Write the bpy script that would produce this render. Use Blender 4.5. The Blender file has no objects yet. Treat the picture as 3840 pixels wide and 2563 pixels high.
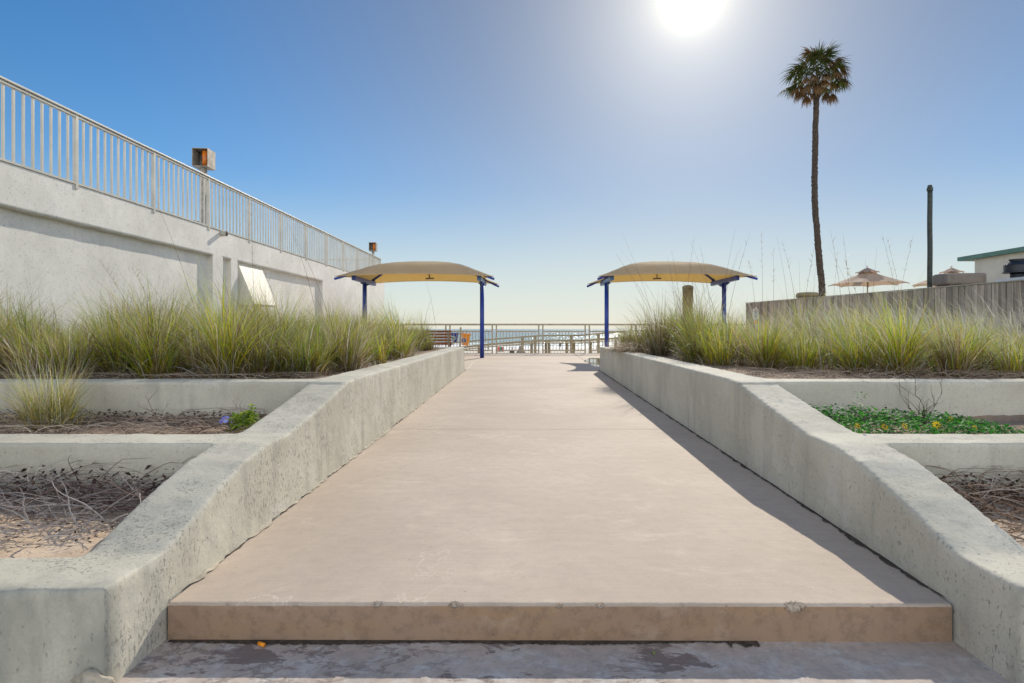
import bpy, bmesh, math, random
import numpy as np
from mathutils import Vector, Matrix
R = math.radians
S = bpy.context.scene
COL = S.collection
random.seed(7)
rng = np.random.default_rng(11)

# ------------------------------------------------------------------ camera, world, sun, exposure
F = 2100.0; W0 = 3840.0; VX = 1975.0; HY = 1234.0      # focal length in photo pixels, vanishing point
cam = bpy.data.cameras.new('camera'); cam_o = bpy.data.objects.new('camera', cam); COL.objects.link(cam_o)
cam.sensor_width = 36; cam.lens = F / W0 * 36
cam.shift_x = -(VX - 1920) / W0; cam.shift_y = -(1281.5 - HY) / W0
cam.clip_start = 0.05; cam.clip_end = 60000
cam_o.location = (0, 0, 0); cam_o.rotation_euler = (R(90), 0, 0)
S.camera = cam_o
SUN_AZ, SUN_EL = R(16.4), R(29.9)
SD = Vector((math.sin(SUN_AZ) * math.cos(SUN_EL), math.cos(SUN_AZ) * math.cos(SUN_EL), math.sin(SUN_EL)))
sun = bpy.data.lights.new('sun', 'SUN'); sun.energy = 2.9; sun.angle = R(0.5); sun.color = (1.0, 0.91, 0.77)
sun_o = bpy.data.objects.new('sun', sun); COL.objects.link(sun_o)
sun_o.rotation_euler = SD.to_track_quat('Z', 'Y').to_euler()
S.view_settings.view_transform = 'Standard'; S.view_settings.look = 'None'
S.view_settings.exposure = 0.55; S.view_settings.gamma = 1.0

world = bpy.data.worlds.new('World'); S.world = world; world.use_nodes = True
nt = world.node_tree; nt.nodes.clear()
def N(t, kind, **kw):
    n = t.nodes.new(kind)
    for k, v in kw.items():
        if k.startswith('i_'): n.inputs[k[2:]].default_value = v
        else: setattr(n, k, v)
    return n
def math_(t, op, a, b=None, clamp=False):
    n = t.nodes.new('ShaderNodeMath'); n.operation = op; n.use_clamp = clamp
    for i, v in enumerate((a, b)):
        if v is None: continue
        if isinstance(v, (int, float)): n.inputs[i].default_value = v
        else: t.links.new(v, n.inputs[i])
    return n.outputs[0]
sky = N(nt, 'ShaderNodeTexSky'); sky.sky_type = 'NISHITA'; sky.sun_disc = False
sky.sun_elevation = SUN_EL; sky.sun_rotation = SUN_AZ
sky.air_density = 1.0; sky.dust_density = 0.2; sky.ozone_density = 3.0
bg = N(nt, 'ShaderNodeBackground'); bg.inputs['Strength'].default_value = 0.066
tc = N(nt, 'ShaderNodeTexCoord')
nrm = N(nt, 'ShaderNodeVectorMath', operation='NORMALIZE'); nt.links.new(tc.outputs['Generated'], nrm.inputs[0])
dxyz = N(nt, 'ShaderNodeSeparateXYZ'); nt.links.new(nrm.outputs[0], dxyz.inputs[0])
def smooth(v, lo, hi, a=0.0, b=1.0):
    n = N(nt, 'ShaderNodeMapRange'); n.clamp = True; n.interpolation_type = 'SMOOTHSTEP'; nt.links.new(v, n.inputs['Value'])
    n.inputs['From Min'].default_value = lo; n.inputs['From Max'].default_value = hi; n.inputs['To Min'].default_value = a; n.inputs['To Max'].default_value = b
    return n.outputs['Result']
dp = N(nt, 'ShaderNodeVectorMath', operation='DOT_PRODUCT'); nt.links.new(nrm.outputs[0], dp.inputs[0]); dp.inputs[1].default_value = SD
ang = math_(nt, 'ARCCOSINE', math_(nt, 'MINIMUM', dp.outputs['Value'], 0.999999))
hsv = N(nt, 'ShaderNodeHueSaturation')
nt.links.new(smooth(ang, 0.25, 0.90, 0.98, 1.28), hsv.inputs['Saturation'])
nt.links.new(math_(nt, 'MULTIPLY', smooth(dxyz.outputs[2], 0.0, 0.30, 0.72, 1.0), smooth(ang, 0.12, 0.95, 0.69, 1.25)), hsv.inputs['Value'])
# sea haze takes the yellow out of the lowest sky
hz = N(nt, 'ShaderNodeMix'); hz.data_type = 'RGBA'; nt.links.new(smooth(dxyz.outputs[2], 0.0, 0.26, 0.75, 0.0), hz.inputs[0])
nt.links.new(sky.outputs[0], hsv.inputs['Color']); nt.links.new(hsv.outputs[0], hz.inputs[6]); hz.inputs[7].default_value = (7.9, 8.3, 7.9, 1)
nt.links.new(hz.outputs[2], bg.inputs['Color'])
# bright cloud bank made up behind the camera, added to lift the shaded faces
cn = N(nt, 'ShaderNodeTexNoise'); cn.inputs['Scale'].default_value = 2.6; cn.inputs['Detail'].default_value = 7; cn.inputs['Roughness'].default_value = .6; nt.links.new(nrm.outputs[0], cn.inputs['Vector'])
added_cloud = math_(nt, 'MULTIPLY', smooth(dxyz.outputs[1], -0.02, -0.30), smooth(cn.outputs['Fac'], .36, .56, .45, 1.0))
added_cloud = math_(nt, 'MULTIPLY', added_cloud, smooth(dxyz.outputs[2], .88, .55)); added_cloud = math_(nt, 'MULTIPLY', added_cloud, smooth(dxyz.outputs[2], -.02, .02))
bg3 = N(nt, 'ShaderNodeBackground'); bg3.inputs['Color'].default_value = (1.0, .94, .84, 1)
nt.links.new(math_(nt, 'MULTIPLY', added_cloud, 0.95), bg3.inputs['Strength'])
# the aureole round the sun: bright haze scattered in the air
core = math_(nt, 'MULTIPLY', math_(nt, 'EXPONENT', math_(nt, 'MULTIPLY', math_(nt, 'DIVIDE', ang, 0.0165), -1.0)), 2.7)
halo = math_(nt, 'MULTIPLY', math_(nt, 'EXPONENT', math_(nt, 'MULTIPLY', math_(nt, 'DIVIDE', ang, 0.120), -1.0)), 0.52)
glow = math_(nt, 'ADD', core, halo)
bg2 = N(nt, 'ShaderNodeBackground'); bg2.inputs['Color'].default_value = (1.0, 0.91, 0.66, 1)
nt.links.new(glow, bg2.inputs['Strength'])
add = N(nt, 'ShaderNodeAddShader'); wo = N(nt, 'ShaderNodeOutputWorld')
nt.links.new(bg.outputs[0], add.inputs[0]); nt.links.new(bg2.outputs[0], add.inputs[1]); add2 = N(nt, 'ShaderNodeAddShader'); nt.links.new(add.outputs[0], add2.inputs[0]); nt.links.new(bg3.outputs[0], add2.inputs[1]); nt.links.new(add2.outputs[0], wo.inputs[0])

# ------------------------------------------------------------------ materials
def base_mat(name, color=(.5, .5, .5), rough=.8, metal=0.0):
    m = bpy.data.materials.new(name); m.use_nodes = True
    t = m.node_tree; b = t.nodes['Principled BSDF']
    b.inputs['Base Color'].default_value = (*color, 1); b.inputs['Roughness'].default_value = rough; b.inputs['Metallic'].default_value = metal
    return m, t, b
def coords(t, scale=(1, 1, 1), kind='Object', rot=(0, 0, 0)):
    c = N(t, 'ShaderNodeTexCoord'); mp = N(t, 'ShaderNodeMapping'); mp.inputs['Scale'].default_value = scale; mp.inputs['Rotation'].default_value = rot
    t.links.new(c.outputs[kind], mp.inputs[0]); return mp.outputs[0]
def noise(t, v, scale, detail=4, rough=.55, dist=0.0):
    n = N(t, 'ShaderNodeTexNoise'); n.inputs['Scale'].default_value = scale; n.inputs['Detail'].default_value = detail
    n.inputs['Roughness'].default_value = rough; n.inputs['Distortion'].default_value = dist
    t.links.new(v, n.inputs['Vector']); return n.outputs['Fac']
def ramp(t, v, lo, hi, inv=False):
    n = N(t, 'ShaderNodeMapRange'); n.clamp = True; n.interpolation_type = 'SMOOTHSTEP'
    n.inputs['From Min'].default_value = lo; n.inputs['From Max'].default_value = hi
    if inv: n.inputs['To Min'].default_value = 1; n.inputs['To Max'].default_value = 0
    t.links.new(v, n.inputs['Value']); return n.outputs['Result']
def mix(t, f, a, b):
    n = N(t, 'ShaderNodeMix'); n.data_type = 'RGBA'
    if isinstance(f, (int, float)): n.inputs[0].default_value = f
    else: t.links.new(f, n.inputs[0])
    for i, v in ((6, a), (7, b)):
        if isinstance(v, tuple): n.inputs[i].default_value = (*v[:3], 1)
        else: t.links.new(v, n.inputs[i])
    return n.outputs[2]
def bump(t, b, h, strength=.3, dist=.01, prev=None):
    n = N(t, 'ShaderNodeBump'); n.inputs['Strength'].default_value = strength; n.inputs['Distance'].default_value = dist
    t.links.new(h, n.inputs['Height'])
    if prev is not None: t.links.new(prev, n.inputs['Normal'])
    t.links.new(n.outputs[0], b.inputs['Normal']); return n.outputs[0]
def sep(t, v):
    n = N(t, 'ShaderNodeSeparateXYZ'); t.links.new(v, n.inputs[0]); return n.outputs
def simple(name, c, rough=.7, var=.25, scale=6, metal=0.0, bmp=.15, bs=40, bd=.004):
    m, t, b = base_mat(name, c, rough, metal)
    v = coords(t)
    n1 = noise(t, v, scale, 5)
    dark = tuple(x * (1 - var) for x in c); light = tuple(min(1, x * (1 + var * .6)) for x in c)
    t.links.new(mix(t, ramp(t, n1, .3, .7), dark, light), b.inputs['Base Color'])
    if bmp: bump(t, b, noise(t, v, bs, 3), bmp, bd)
    return m

def m_stucco(side=-1):
    m, t, b = base_mat('planter_concrete', (.5, .5, .45), .85)
    v = coords(t); sx = sep(t, v)
    c = mix(t, ramp(t, noise(t, v, 1.3, 5), .3, .7), (.50, .475, .385), (.64, .61, .505))
    streak = noise(t, coords(t, (7, 7, .8)), 1.0, 5)
    c = mix(t, math_(t, 'MULTIPLY', ramp(t, streak, .50, .72), .48), c, (.34, .33, .285))
    c = mix(t, math_(t, 'MULTIPLY', ramp(t, noise(t, v, 75, 3, .7), .45, .62), .22), c, (.36, .34, .28))
    # lime bloom patches, pale
    c = mix(t, math_(t, 'MULTIPLY', ramp(t, noise(t, v, 3.4, 6, .65), .56, .72), .35), c, (.66, .65, .61))
    # broken elongated pits left by the trowel
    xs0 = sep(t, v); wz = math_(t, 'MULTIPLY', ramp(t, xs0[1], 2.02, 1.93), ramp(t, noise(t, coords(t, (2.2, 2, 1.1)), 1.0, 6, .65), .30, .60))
    c = mix(t, math_(t, 'MULTIPLY', wz, .85), c, (.25, .255, .22))  # greenish front-face stain, painted darker to stand in for missing shade
    pn = noise(t, coords(t, (62, 80, 34)), 1.0, 3, .6, .3); pn2 = noise(t, coords(t, (120, 150, 80)), 1.0, 2, .5, .5)
    where = ramp(t, noise(t, v, 3.8, 4, .6), .40, .58)
    if side > 0: where = math_(t, 'MULTIPLY', where, .55)
    ge = N(t, 'ShaderNodeNewGeometry'); gy = math_(t, 'ABSOLUTE', sep(t, ge.outputs['True Normal'])[1])
    where = math_(t, 'MULTIPLY', where, ramp(t, gy, .75, .45))       # the end and cross faces were trowelled smooth
    pit = math_(t, 'MULTIPLY', ramp(t, math_(t, 'ADD', pn, math_(t, 'MULTIPLY', where, .10)), .65, .71), 1.0)
    fine = ramp(t, pn2, .66, .74); pit = math_(t, 'MAXIMUM', pit, math_(t, 'MULTIPLY', math_(t, 'MULTIPLY', fine, where), .6))
    c = mix(t, math_(t, 'MULTIPLY', pit, .60), c, (.22, .215, .195))
    t.links.new(c, b.inputs['Base Color'])
    h = math_(t, 'SUBTRACT', math_(t, 'MULTIPLY', noise(t, v, 55, 4, .65), .5), math_(t, 'MULTIPLY', pit, 1.0))
    p = bump(t, b, h, .55, .006)
    bump(t, b, noise(t, v, 9, 3), .25, .02, p)
    return m
def m_ramp(name='ramp_concrete', riser=False):
    m, t, b = base_mat(name, (.5, .4, .34), .8)
    v = coords(t)
    c = mix(t, ramp(t, noise(t, v, .8, 5, .6), .3, .7), (.462, .372, .290), (.566, .466, .372))
    # broom strokes across the slab
    br = noise(t, coords(t, (1.6, 95, 40)), 1.0, 4, .7)
    c = mix(t, math_(t, 'MULTIPLY', ramp(t, br, .45, .70), .34), c, (.40, .335, .295))
    c = mix(t, math_(t, 'MULTIPLY', ramp(t, noise(t, v, 13, 6, .7), .42, .66), .28), c, (.36, .30, .25))
    c = mix(t, math_(t, 'MULTIPLY', ramp(t, noise(t, v, 190, 2, .6), .46, .62), .22), c, (.33, .28, .23))
    # pale bloom in broad washed bands
    bl = noise(t, coords(t, (.9, 1.5, 1)), 2.3, 9, .74, .3)
    c = mix(t, math_(t, 'MULTIPLY', ramp(t, bl, .52, .72), .42), c, (.68, .58, .46))
    # winding pale dried-water lines on the left of the slab
    vo = N(t, 'ShaderNodeTexVoronoi'); vo.feature = 'DISTANCE_TO_EDGE'; vo.inputs['Scale'].default_value = 1.1
    nn = N(t, 'ShaderNodeTexNoise'); nn.inputs['Scale'].default_value = 2.6; nn.inputs['Detail'].default_value = 7; nn.inputs['Roughness'].default_value = .62
    t.links.new(v, nn.inputs['Vector'])
    wv = N(t, 'ShaderNodeVectorMath', operation='ADD'); sc = N(t, 'ShaderNodeVectorMath', operation='SCALE'); sc.inputs['Scale'].default_value = 1.1
    t.links.new(nn.outputs['Color'], sc.inputs[0]); t.links.new(v, wv.inputs[0]); t.links.new(sc.outputs[0], wv.inputs[1]); t.links.new(wv.outputs[0], vo.inputs['Vector'])
    ln = ramp(t, vo.outputs['Distance'], .0, .010, True)
    xs = sep(t, v)
    ln = math_(t, 'MULTIPLY', ln, math_(t, 'MULTIPLY', ramp(t, xs[0], -.1, -.6), ramp(t, noise(t, v, 1.5, 4), .47, .6)))
    c = mix(t, math_(t, 'MULTIPLY', ln, .55), c, (.74, .66, .56))
    # tiny dark specks
    sp = ramp(t, noise(t, v, 48, 2), .735, .765)
    c = mix(t, math_(t, 'MULTIPLY', sp, .55), c, (.16, .13, .11))
    if riser:
        st = noise(t, coords(t, (3, 3, 14)), 1.0, 5)
        c = mix(t, .70, c, (.28, .16, .09)); c = mix(t, math_(t, 'MULTIPLY', ramp(t, st, .4, .7), .6), c, (.36, .225, .12)); c = mix(t, math_(t, 'MULTIPLY', ramp(t, noise(t, v, 16, 7, .72), .46, .62), .4), c, (.17, .115, .08)); c = mix(t, math_(t, 'MULTIPLY', ramp(t, noise(t, v, 5, 6, .7), .56, .66), .35), c, (.46, .36, .27))
        po = ramp(t, noise(t, v, 85, 2), .66, .72); c = mix(t, math_(t, 'MULTIPLY', math_(t, 'MULTIPLY', po, ramp(t, noise(t, v, 4, 2), .45, .6)), .55), c, (.12, .09, .07))
        dr = ramp(t, noise(t, coords(t, (17, 17, 4)), 1.0, 5), .68, .76)
        c = mix(t, math_(t, 'MULTIPLY', dr, .22), c, (.16, .12, .09))
    t.links.new(c, b.inputs['Base Color'])
    b.inputs['Roughness'].default_value = .78
    p = bump(t, b, br, .22, .004)
    bump(t, b, noise(t, v, 130, 3, .7), .35, .002, p)
    return m
def m_lower():
    m, t, b = base_mat('step_concrete', (.45, .38, .34), .8)
    v = coords(t)
    c = mix(t, ramp(t, noise(t, v, 1.2, 5), .3, .7), (.46, .385, .33), (.56, .475, .41))
    w = ramp(t, noise(t, coords(t, (1, 1.3, 1)), 9.0, 9, .72, .3), .46, .64)
    c = mix(t, math_(t, 'MULTIPLY', w, .65), c, (.60, .60, .58))
    c = mix(t, math_(t, 'MULTIPLY', ramp(t, noise(t, v, 26, 7, .7), .44, .62), .45), c, (.30, .27, .25))
    n1 = noise(t, coords(t, (1, 1.7, 1)), 4.2, 8, .68, .4)
    band = math_(t, 'SUBTRACT', 1.0, ramp(t, math_(t, 'ABSOLUTE', math_(t, 'SUBTRACT', n1, .50)), .012, .038))
    xx = sep(t, v)
    d = math_(t, 'MULTIPLY', band, math_(t, 'MULTIPLY', ramp(t, xx[0], .85, .70), ramp(t, noise(t, v, 1.6, 3), .40, .52)))
    ar = math_(t, 'MULTIPLY', ramp(t, noise(t, coords(t, (1, 2.2, 1)), 3.1, 9, .7, .2), .555, .585), ramp(t, xx[0], .85, .70))
    d = math_(t, 'MAXIMUM', math_(t, 'MULTIPLY', d, .7), ar)
    c = mix(t, math_(t, 'MULTIPLY', d, .75), c, (.15, .105, .09))
    t.links.new(c, b.inputs['Base Color'])
    bump(t, b, noise(t, v, 70, 4, .7), .4, .003)
    return m
def m_wall():
    m, t, b = base_mat('white_stucco', (.75, .75, .72), .9)
    v = coords(t)
    c = mix(t, ramp(t, noise(t, v, .9, 6, .6), .3, .7), (.70, .68, .63), (.84, .82, .77))
    st = ramp(t, noise(t, coords(t, (1, 1.6, .25)), 2.2, 6, .65), .52, .72)
    c = mix(t, math_(t, 'MULTIPLY', st, .32), c, (.50, .49, .47)); c = mix(t, math_(t, 'MULTIPLY', ramp(t, noise(t, v, 7, 6, .7), .45, .65), .22), c, (.55, .54, .51))
    sp = ramp(t, noise(t, v, 26, 4, .7), .57, .66)
    c = mix(t, math_(t, 'MULTIPLY', sp, .5), c, (.40, .40, .39))
    t.links.new(c, b.inputs['Base Color'])
    bump(t, b, noise(t, v, 45, 4, .7), .5, .008)
    return m
def m_wood(name, a, bcol, groove=(1, 1, .06), vary=True):
    m, t, b = base_mat(name, a, .85)
    v = coords(t, (18 * groove[0], 18 * groove[1], 18 * groove[2]))
    n1 = noise(t, v, 1.0, 5, .6)
    c = mix(t, ramp(t, n1, .3, .7), a, bcol)
    if vary:
        at = N(t, 'ShaderNodeAttribute'); at.attribute_name = 'tint'
        hs = N(t, 'ShaderNodeHueSaturation'); t.links.new(c, hs.inputs['Color']); t.links.new(at.outputs['Fac'], hs.inputs['Value'])
        c = hs.outputs[0]
    t.links.new(c, b.inputs['Base Color']); bump(t, b, n1, .4, .004)
    return m
def m_leaf(name, transl=.45, rough=.6, spec=.2):
    m, t, b = base_mat(name, (.1, .2, .05), rough); b.inputs['Specular IOR Level'].default_value = spec
    at = N(t, 'ShaderNodeAttribute'); at.attribute_name = 'Col'
    t.links.new(at.outputs['Color'], b.inputs['Base Color'])
    tr = N(t, 'ShaderNodeBsdfTranslucent'); t.links.new(at.outputs['Color'], tr.inputs['Color'])
    mx = N(t, 'ShaderNodeMixShader'); mx.inputs[0].default_value = transl
    out = t.nodes['Material Output']
    t.links.new(b.outputs[0], mx.inputs[1]); t.links.new(tr.outputs[0], mx.inputs[2]); t.links.new(mx.outputs[0], out.inputs['Surface'])
    return m
def m_fabric(name, c, tc, tf=.35):
    m, t, b = base_mat(name, c, .85)
    v = coords(t)
    cc = mix(t, ramp(t, noise(t, v, 2.5, 5), .3, .7), tuple(x * .88 for x in c), c)
    t.links.new(cc, b.inputs['Base Color'])
    bump(t, b, noise(t, v, 160, 2), .2, .002)
    tr = N(t, 'ShaderNodeBsdfTranslucent'); tr.inputs['Color'].default_value = (*tc, 1)
    mx = N(t, 'ShaderNodeMixShader'); mx.inputs[0].default_value = tf
    out = t.nodes['Material Output']
    t.links.new(b.outputs[0], mx.inputs[1]); t.links.new(tr.outputs[0], mx.inputs[2]); t.links.new(mx.outputs[0], out.inputs['Surface'])
    return m
def m_sand(name, a, bcol, speck=.4):
    m, t, b = base_mat(name, a, .95)
    v = coords(t)
    c = mix(t, ramp(t, noise(t, v, 3, 6, .65), .35, .65), a, bcol)
    sp = ramp(t, noise(t, v, 60, 3, .6), .56, .66)
    c = mix(t, math_(t, 'MULTIPLY', sp, speck), c, (.10, .065, .045))
    t.links.new(c, b.inputs['Base Color']); bump(t, b, noise(t, v, 50, 5, .7), .6, .012)
    return m
def m_water():
    m, t, b = base_mat('sea_water', (.04, .12, .17), .12)
    v = coords(t); s = sep(t, v)
    fo = noise(t, coords(t, (.035, .11, 1)), 1.0, 7, .66, .6)
    near = ramp(t, s[1], 225, 105)
    near2 = ramp(t, s[1], 150, 96)
    thr = math_(t, 'ADD', math_(t, 'MULTIPLY', near, .26), math_(t, 'MULTIPLY', near2, .16))
    f = ramp(t, math_(t, 'ADD', fo, thr), .68, .76)
    c = mix(t, ramp(t, s[1], 120, 500), (.10, .24, .27), (.035, .125, .19))
    c = mix(t, f, c, (.82, .82, .80))
    t.links.new(c, b.inputs['Base Color'])
    rr = N(t, 'ShaderNodeMapRange'); t.links.new(f, rr.inputs['Value']); rr.inputs['To Min'].default_value = .16; rr.inputs['To Max'].default_value = .8
    t.links.new(rr.outputs[0], b.inputs['Roughness'])
    p = bump(t, b, noise(t, coords(t, (.25, .9, 1)), 1.0, 6, .6), .9, .5)
    bump(t, b, noise(t, coords(t, (1.6, 3.5, 1)), 1.0, 4, .6), .8, .12, p)
    return m

M = {}
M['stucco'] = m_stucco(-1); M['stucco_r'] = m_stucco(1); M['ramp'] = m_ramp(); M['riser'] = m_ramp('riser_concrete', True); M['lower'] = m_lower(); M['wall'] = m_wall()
M['dirt'] = simple('dirt', (.075, .055, .04), .95, .5, 30)
M['caulk'] = simple('caulk', (.66, .58, .48), .8, .2, 20)
M['chip'] = simple('broken_concrete', (.46, .38, .29), .9, .4, 90, bmp=.6, bs=160, bd=.004)
M['mortar'] = simple('mortar', (.50, .45, .36), .9, .35, 14, bmp=.6, bd=.01)
M['whitepaint'] = simple('white_rail_paint', (.52, .50, .44), .45, .12, 3, bmp=.05)
M['shutter'] = simple('white_panel_paint', (.68, .66, .58), .6, .06, 2, bmp=.05)
M['fence_paint'] = simple('beige_fence_paint', (.47, .41, .30), .5, .15, 5, bmp=.08)
M['blue'] = simple('blue_paint', (.010, .045, .30), .38, .15, 4, bmp=.06)
M['bluegrey'] = simple('faded_blue_paint', (.06, .15, .36), .4, .15, 4, bmp=.06)
M['fabric'] = m_fabric('shade_fabric', (.54, .495, .38), (.97, .76, .34), .48)
M['galv'] = simple('galvanised_metal', (.34, .31, .27), .6, .4, 9, .2)
M['orange'] = simple('amber_lens', (.62, .16, .01), .25, .3, 9)
M['steel_dark'] = simple('dark_hardware', (.03, .03, .04), .5)
M['black'] = simple('black_metal', (.022, .026, .035), .38, .3, 6)
M['pole_dark'] = simple('dark_green_pole', (.045, .055, .045), .6, .4, 12)
M['wood'] = m_wood('weathered_boards', (.28, .225, .175), (.52, .44, .37))
M['wood_cap'] = m_wood('weathered_cap', (.36, .33, .26), (.50, .46, .38), (1, .06, 1), False)
M['wood_tan'] = m_wood('tan_lumber', (.30, .25, .15), (.42, .36, .24), (.06, 1, 1), False)
M['bench_wood'] = m_wood('bench_slats', (.16, .055, .018), (.27, .10, .035), (.06, 1, 1), False)
M['umb'] = m_fabric('umbrella_fabric', (.42, .35, .29), (.72, .50, .34), .30)
M['white'] = simple('white_plastic', (.75, .75, .74), .5, .08)
M['cream'] = simple('cream_render', (.70, .66, .55), .85, .08, 3)
M['green_trim'] = simple('green_trim', (.13, .25, .20), .6, .15)
M['greybox'] = simple('taupe_metal', (.24, .20, .165), .6, .15)
M['tanstone'] = simple('tan_masonry', (.30, .25, .15), .85, .3, 14, bmp=.5, bs=30, bd=.02)
M['pot_orange'] = simple('orange_plastic', (.95, .32, .012), .35, .1)
M['pot_blue'] = simple('blue_plastic', (.012, .05, .33), .35, .1)
M['teal'] = simple('teal_cloth', (.02, .35, .42), .8)
M['coral'] = simple('coral_cloth', (.75, .16, .09), .8)
M['purple'] = simple('purple_print', (.16, .04, .22), .6)
M['skin'] = simple('skin', (.35, .2, .13), .6)
M['blades'] = m_leaf('grass_blades', .45, .5, .35)
M['leaf'] = m_leaf('leaves', .35)
M['palm_leaf'] = m_leaf('palm_fronds', .22)
M['bark'] = simple('palm_bark', (.075, .055, .042), .95, .5, 12, bmp=.9, bs=14, bd=.05)
M['sand'] = m_sand('bed_sand', (.56, .42, .29), (.68, .54, .40), .4)
M['soil'] = m_sand('bed_soil', (.23, .16, .115), (.38, .27, .19), .6)
M['beach'] = m_sand('beach_sand', (.62, .55, .45), (.74, .68, .58), .05)
M['water'] = m_water()
M['twig'] = m_leaf('dry_twigs', .0, .9, .1)
mm, t_, b_ = base_mat('puddle_water', (.05, .05, .05), .03); M['puddle'] = mm
b_.inputs['Transmission Weight'].default_value = .6; b_.inputs['IOR'].default_value = 1.33
mm, t_, b_ = base_mat('puddle_wet', (.11, .09, .075), .04); M['puddle'] = mm
bump(t_, b_, noise(t_, coords(t_), 7, 2), .04, .01)

# ------------------------------------------------------------------ mesh helpers
def tag(o, label=None, cat=None, group=None, kind=None):
    if label: o['label'] = label
    if cat: o['category'] = cat
    if group: o['group'] = group
    if kind: o['kind'] = kind
    return o
def empty(name, loc, label, cat, group=None):
    o = bpy.data.objects.new(name, None); COL.objects.link(o); o.location = loc
    return tag(o, label, cat, group)
class MB:
    def __init__(s): s.v = []; s.f = []; s.m = []
    def add(s, vs, fs, mi=0):
        k = len(s.v); s.v += [tuple(p) for p in vs]; s.f += [tuple(i + k for i in f) for f in fs]; s.m += [mi] * len(fs); return s
    def box(s, x0, x1, y0, y1, z0, z1, mi=0):
        return s.add([(x0, y0, z0), (x1, y0, z0), (x1, y1, z0), (x0, y1, z0), (x0, y0, z1), (x1, y0, z1), (x1, y1, z1), (x0, y1, z1)],
                     [(0, 3, 2, 1), (4, 5, 6, 7), (0, 1, 5, 4), (1, 2, 6, 5), (2, 3, 7, 6), (3, 0, 4, 7)], mi)
    def bar(s, a, b, w, h, mi=0, up=(0, 0, 1)):
        a = Vector(a); b = Vector(b); d = (b - a).normalized(); u = Vector(up)
        if abs(d.dot(u)) > .95: u = Vector((0, 1, 0))
        r = d.cross(u).normalized(); u = r.cross(d).normalized()
        vs = [p + r * (i * w / 2) + u * (j * h / 2) for p in (a, b) for i, j in ((-1, -1), (1, -1), (1, 1), (-1, 1))]
        return s.add(vs, [(0, 1, 2, 3), (7, 6, 5, 4), (0, 4, 5, 1), (1, 5, 6, 2), (2, 6, 7, 3), (3, 7, 4, 0)], mi)
    def tube(s, pts, r, n=8, mi=0, cap=True):
        pts = [Vector(p) for p in pts]; k = len(pts); rs = r if hasattr(r, '__len__') else [r] * k
        vs = []; prev = None
        for i, p in enumerate(pts):
            d = (pts[min(i + 1, k - 1)] - pts[max(i - 1, 0)]).normalized()
            if prev is None: q = d.orthogonal().normalized()
            else: q = (prev - d * prev.dot(d)).normalized()
            prev = q; w = d.cross(q)
            for j in range(n):
                a = 2 * math.pi * j / n; vs.append(p + (q * math.cos(a) + w * math.sin(a)) * rs[i])
        fs = [(i * n + j, i * n + (j + 1) % n, (i + 1) * n + (j + 1) % n, (i + 1) * n + j) for i in range(k - 1) for j in range(n)]
        if cap: fs += [tuple(reversed(range(n))), tuple((k - 1) * n + j for j in range(n))]
        return s.add(vs, fs, mi)
    def lathe(s, prof, cx=0, cy=0, n=20, mi=0):
        vs = [(cx + r * math.cos(2 * math.pi * j / n), cy + r * math.sin(2 * math.pi * j / n), z) for r, z in prof for j in range(n)]
        fs = [(i * n + j, i * n + (j + 1) % n, (i + 1) * n + (j + 1) % n, (i + 1) * n + j) for i in range(len(prof) - 1) for j in range(n)]
        fs += [tuple(reversed(range(n))), tuple((len(prof) - 1) * n + j for j in range(n))]
        return s.add(vs, fs, mi)
    def prism_x(s, yz, x0, x1, mi=0):
        n = len(yz); vs = [(x0, y, z) for y, z in yz] + [(x1, y, z) for y, z in yz]
        fs = [tuple(range(n)), tuple(reversed(range(n, 2 * n)))] + [(i, i + n, (i + 1) % n + n, (i + 1) % n) for i in range(n)]
        return s.add(vs, fs, mi)
    def build(s, name, mats, parent=None, smooth=False, bevel=0, loc=None):
        me = bpy.data.meshes.new(name); off = Vector(loc) if loc else Vector((0, 0, 0))
        vs = [tuple(Vector(p) - off) for p in s.v] if loc else s.v
        me.from_pydata(vs, [], s.f)
        for m in (mats if isinstance(mats, (list, tuple)) else [mats]): me.materials.append(m)
        me.polygons.foreach_set('material_index', s.m)
        bm = bmesh.new(); bm.from_mesh(me); bmesh.ops.recalc_face_normals(bm, faces=bm.faces); bm.to_mesh(me); bm.free()
        if smooth: me.polygons.foreach_set('use_smooth', [True] * len(me.polygons))
        o = bpy.data.objects.new(name, me); COL.objects.link(o)
        if loc: o.location = off
        if parent: o.parent = parent; o.matrix_parent_inverse = Matrix.Translation(parent.location).inverted() if not loc else o.matrix_parent_inverse
        if parent and loc: o.location = off - parent.location
        if bevel:
            b = o.modifiers.new('bevel', 'BEVEL'); b.width = bevel; b.segments = 2; b.limit_method = 'ANGLE'
        return o
def grid_surface(name, x0, x1, y0, y1, zf, nx, ny, mat, label=None, kind='structure'):
    xs = np.linspace(x0, x1, nx); ys = np.linspace(y0, y1, ny)
    X, Y = np.meshgrid(xs, ys); Z = zf(X, Y)
    v = np.stack([X, Y, Z], -1).reshape(-1, 3)
    i = np.arange((ny - 1) * (nx - 1)); r = i // (nx - 1); c = i % (nx - 1); a = r * nx + c
    f = np.stack([a, a + 1, a + nx + 1, a + nx], -1)
    me = np_mesh(name, v, f); me.materials.append(mat)
    o = bpy.data.objects.new(name, me); COL.objects.link(o); me.polygons.foreach_set('use_smooth', [True] * len(me.polygons))
    return tag(o, label, None, None, kind)
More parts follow.
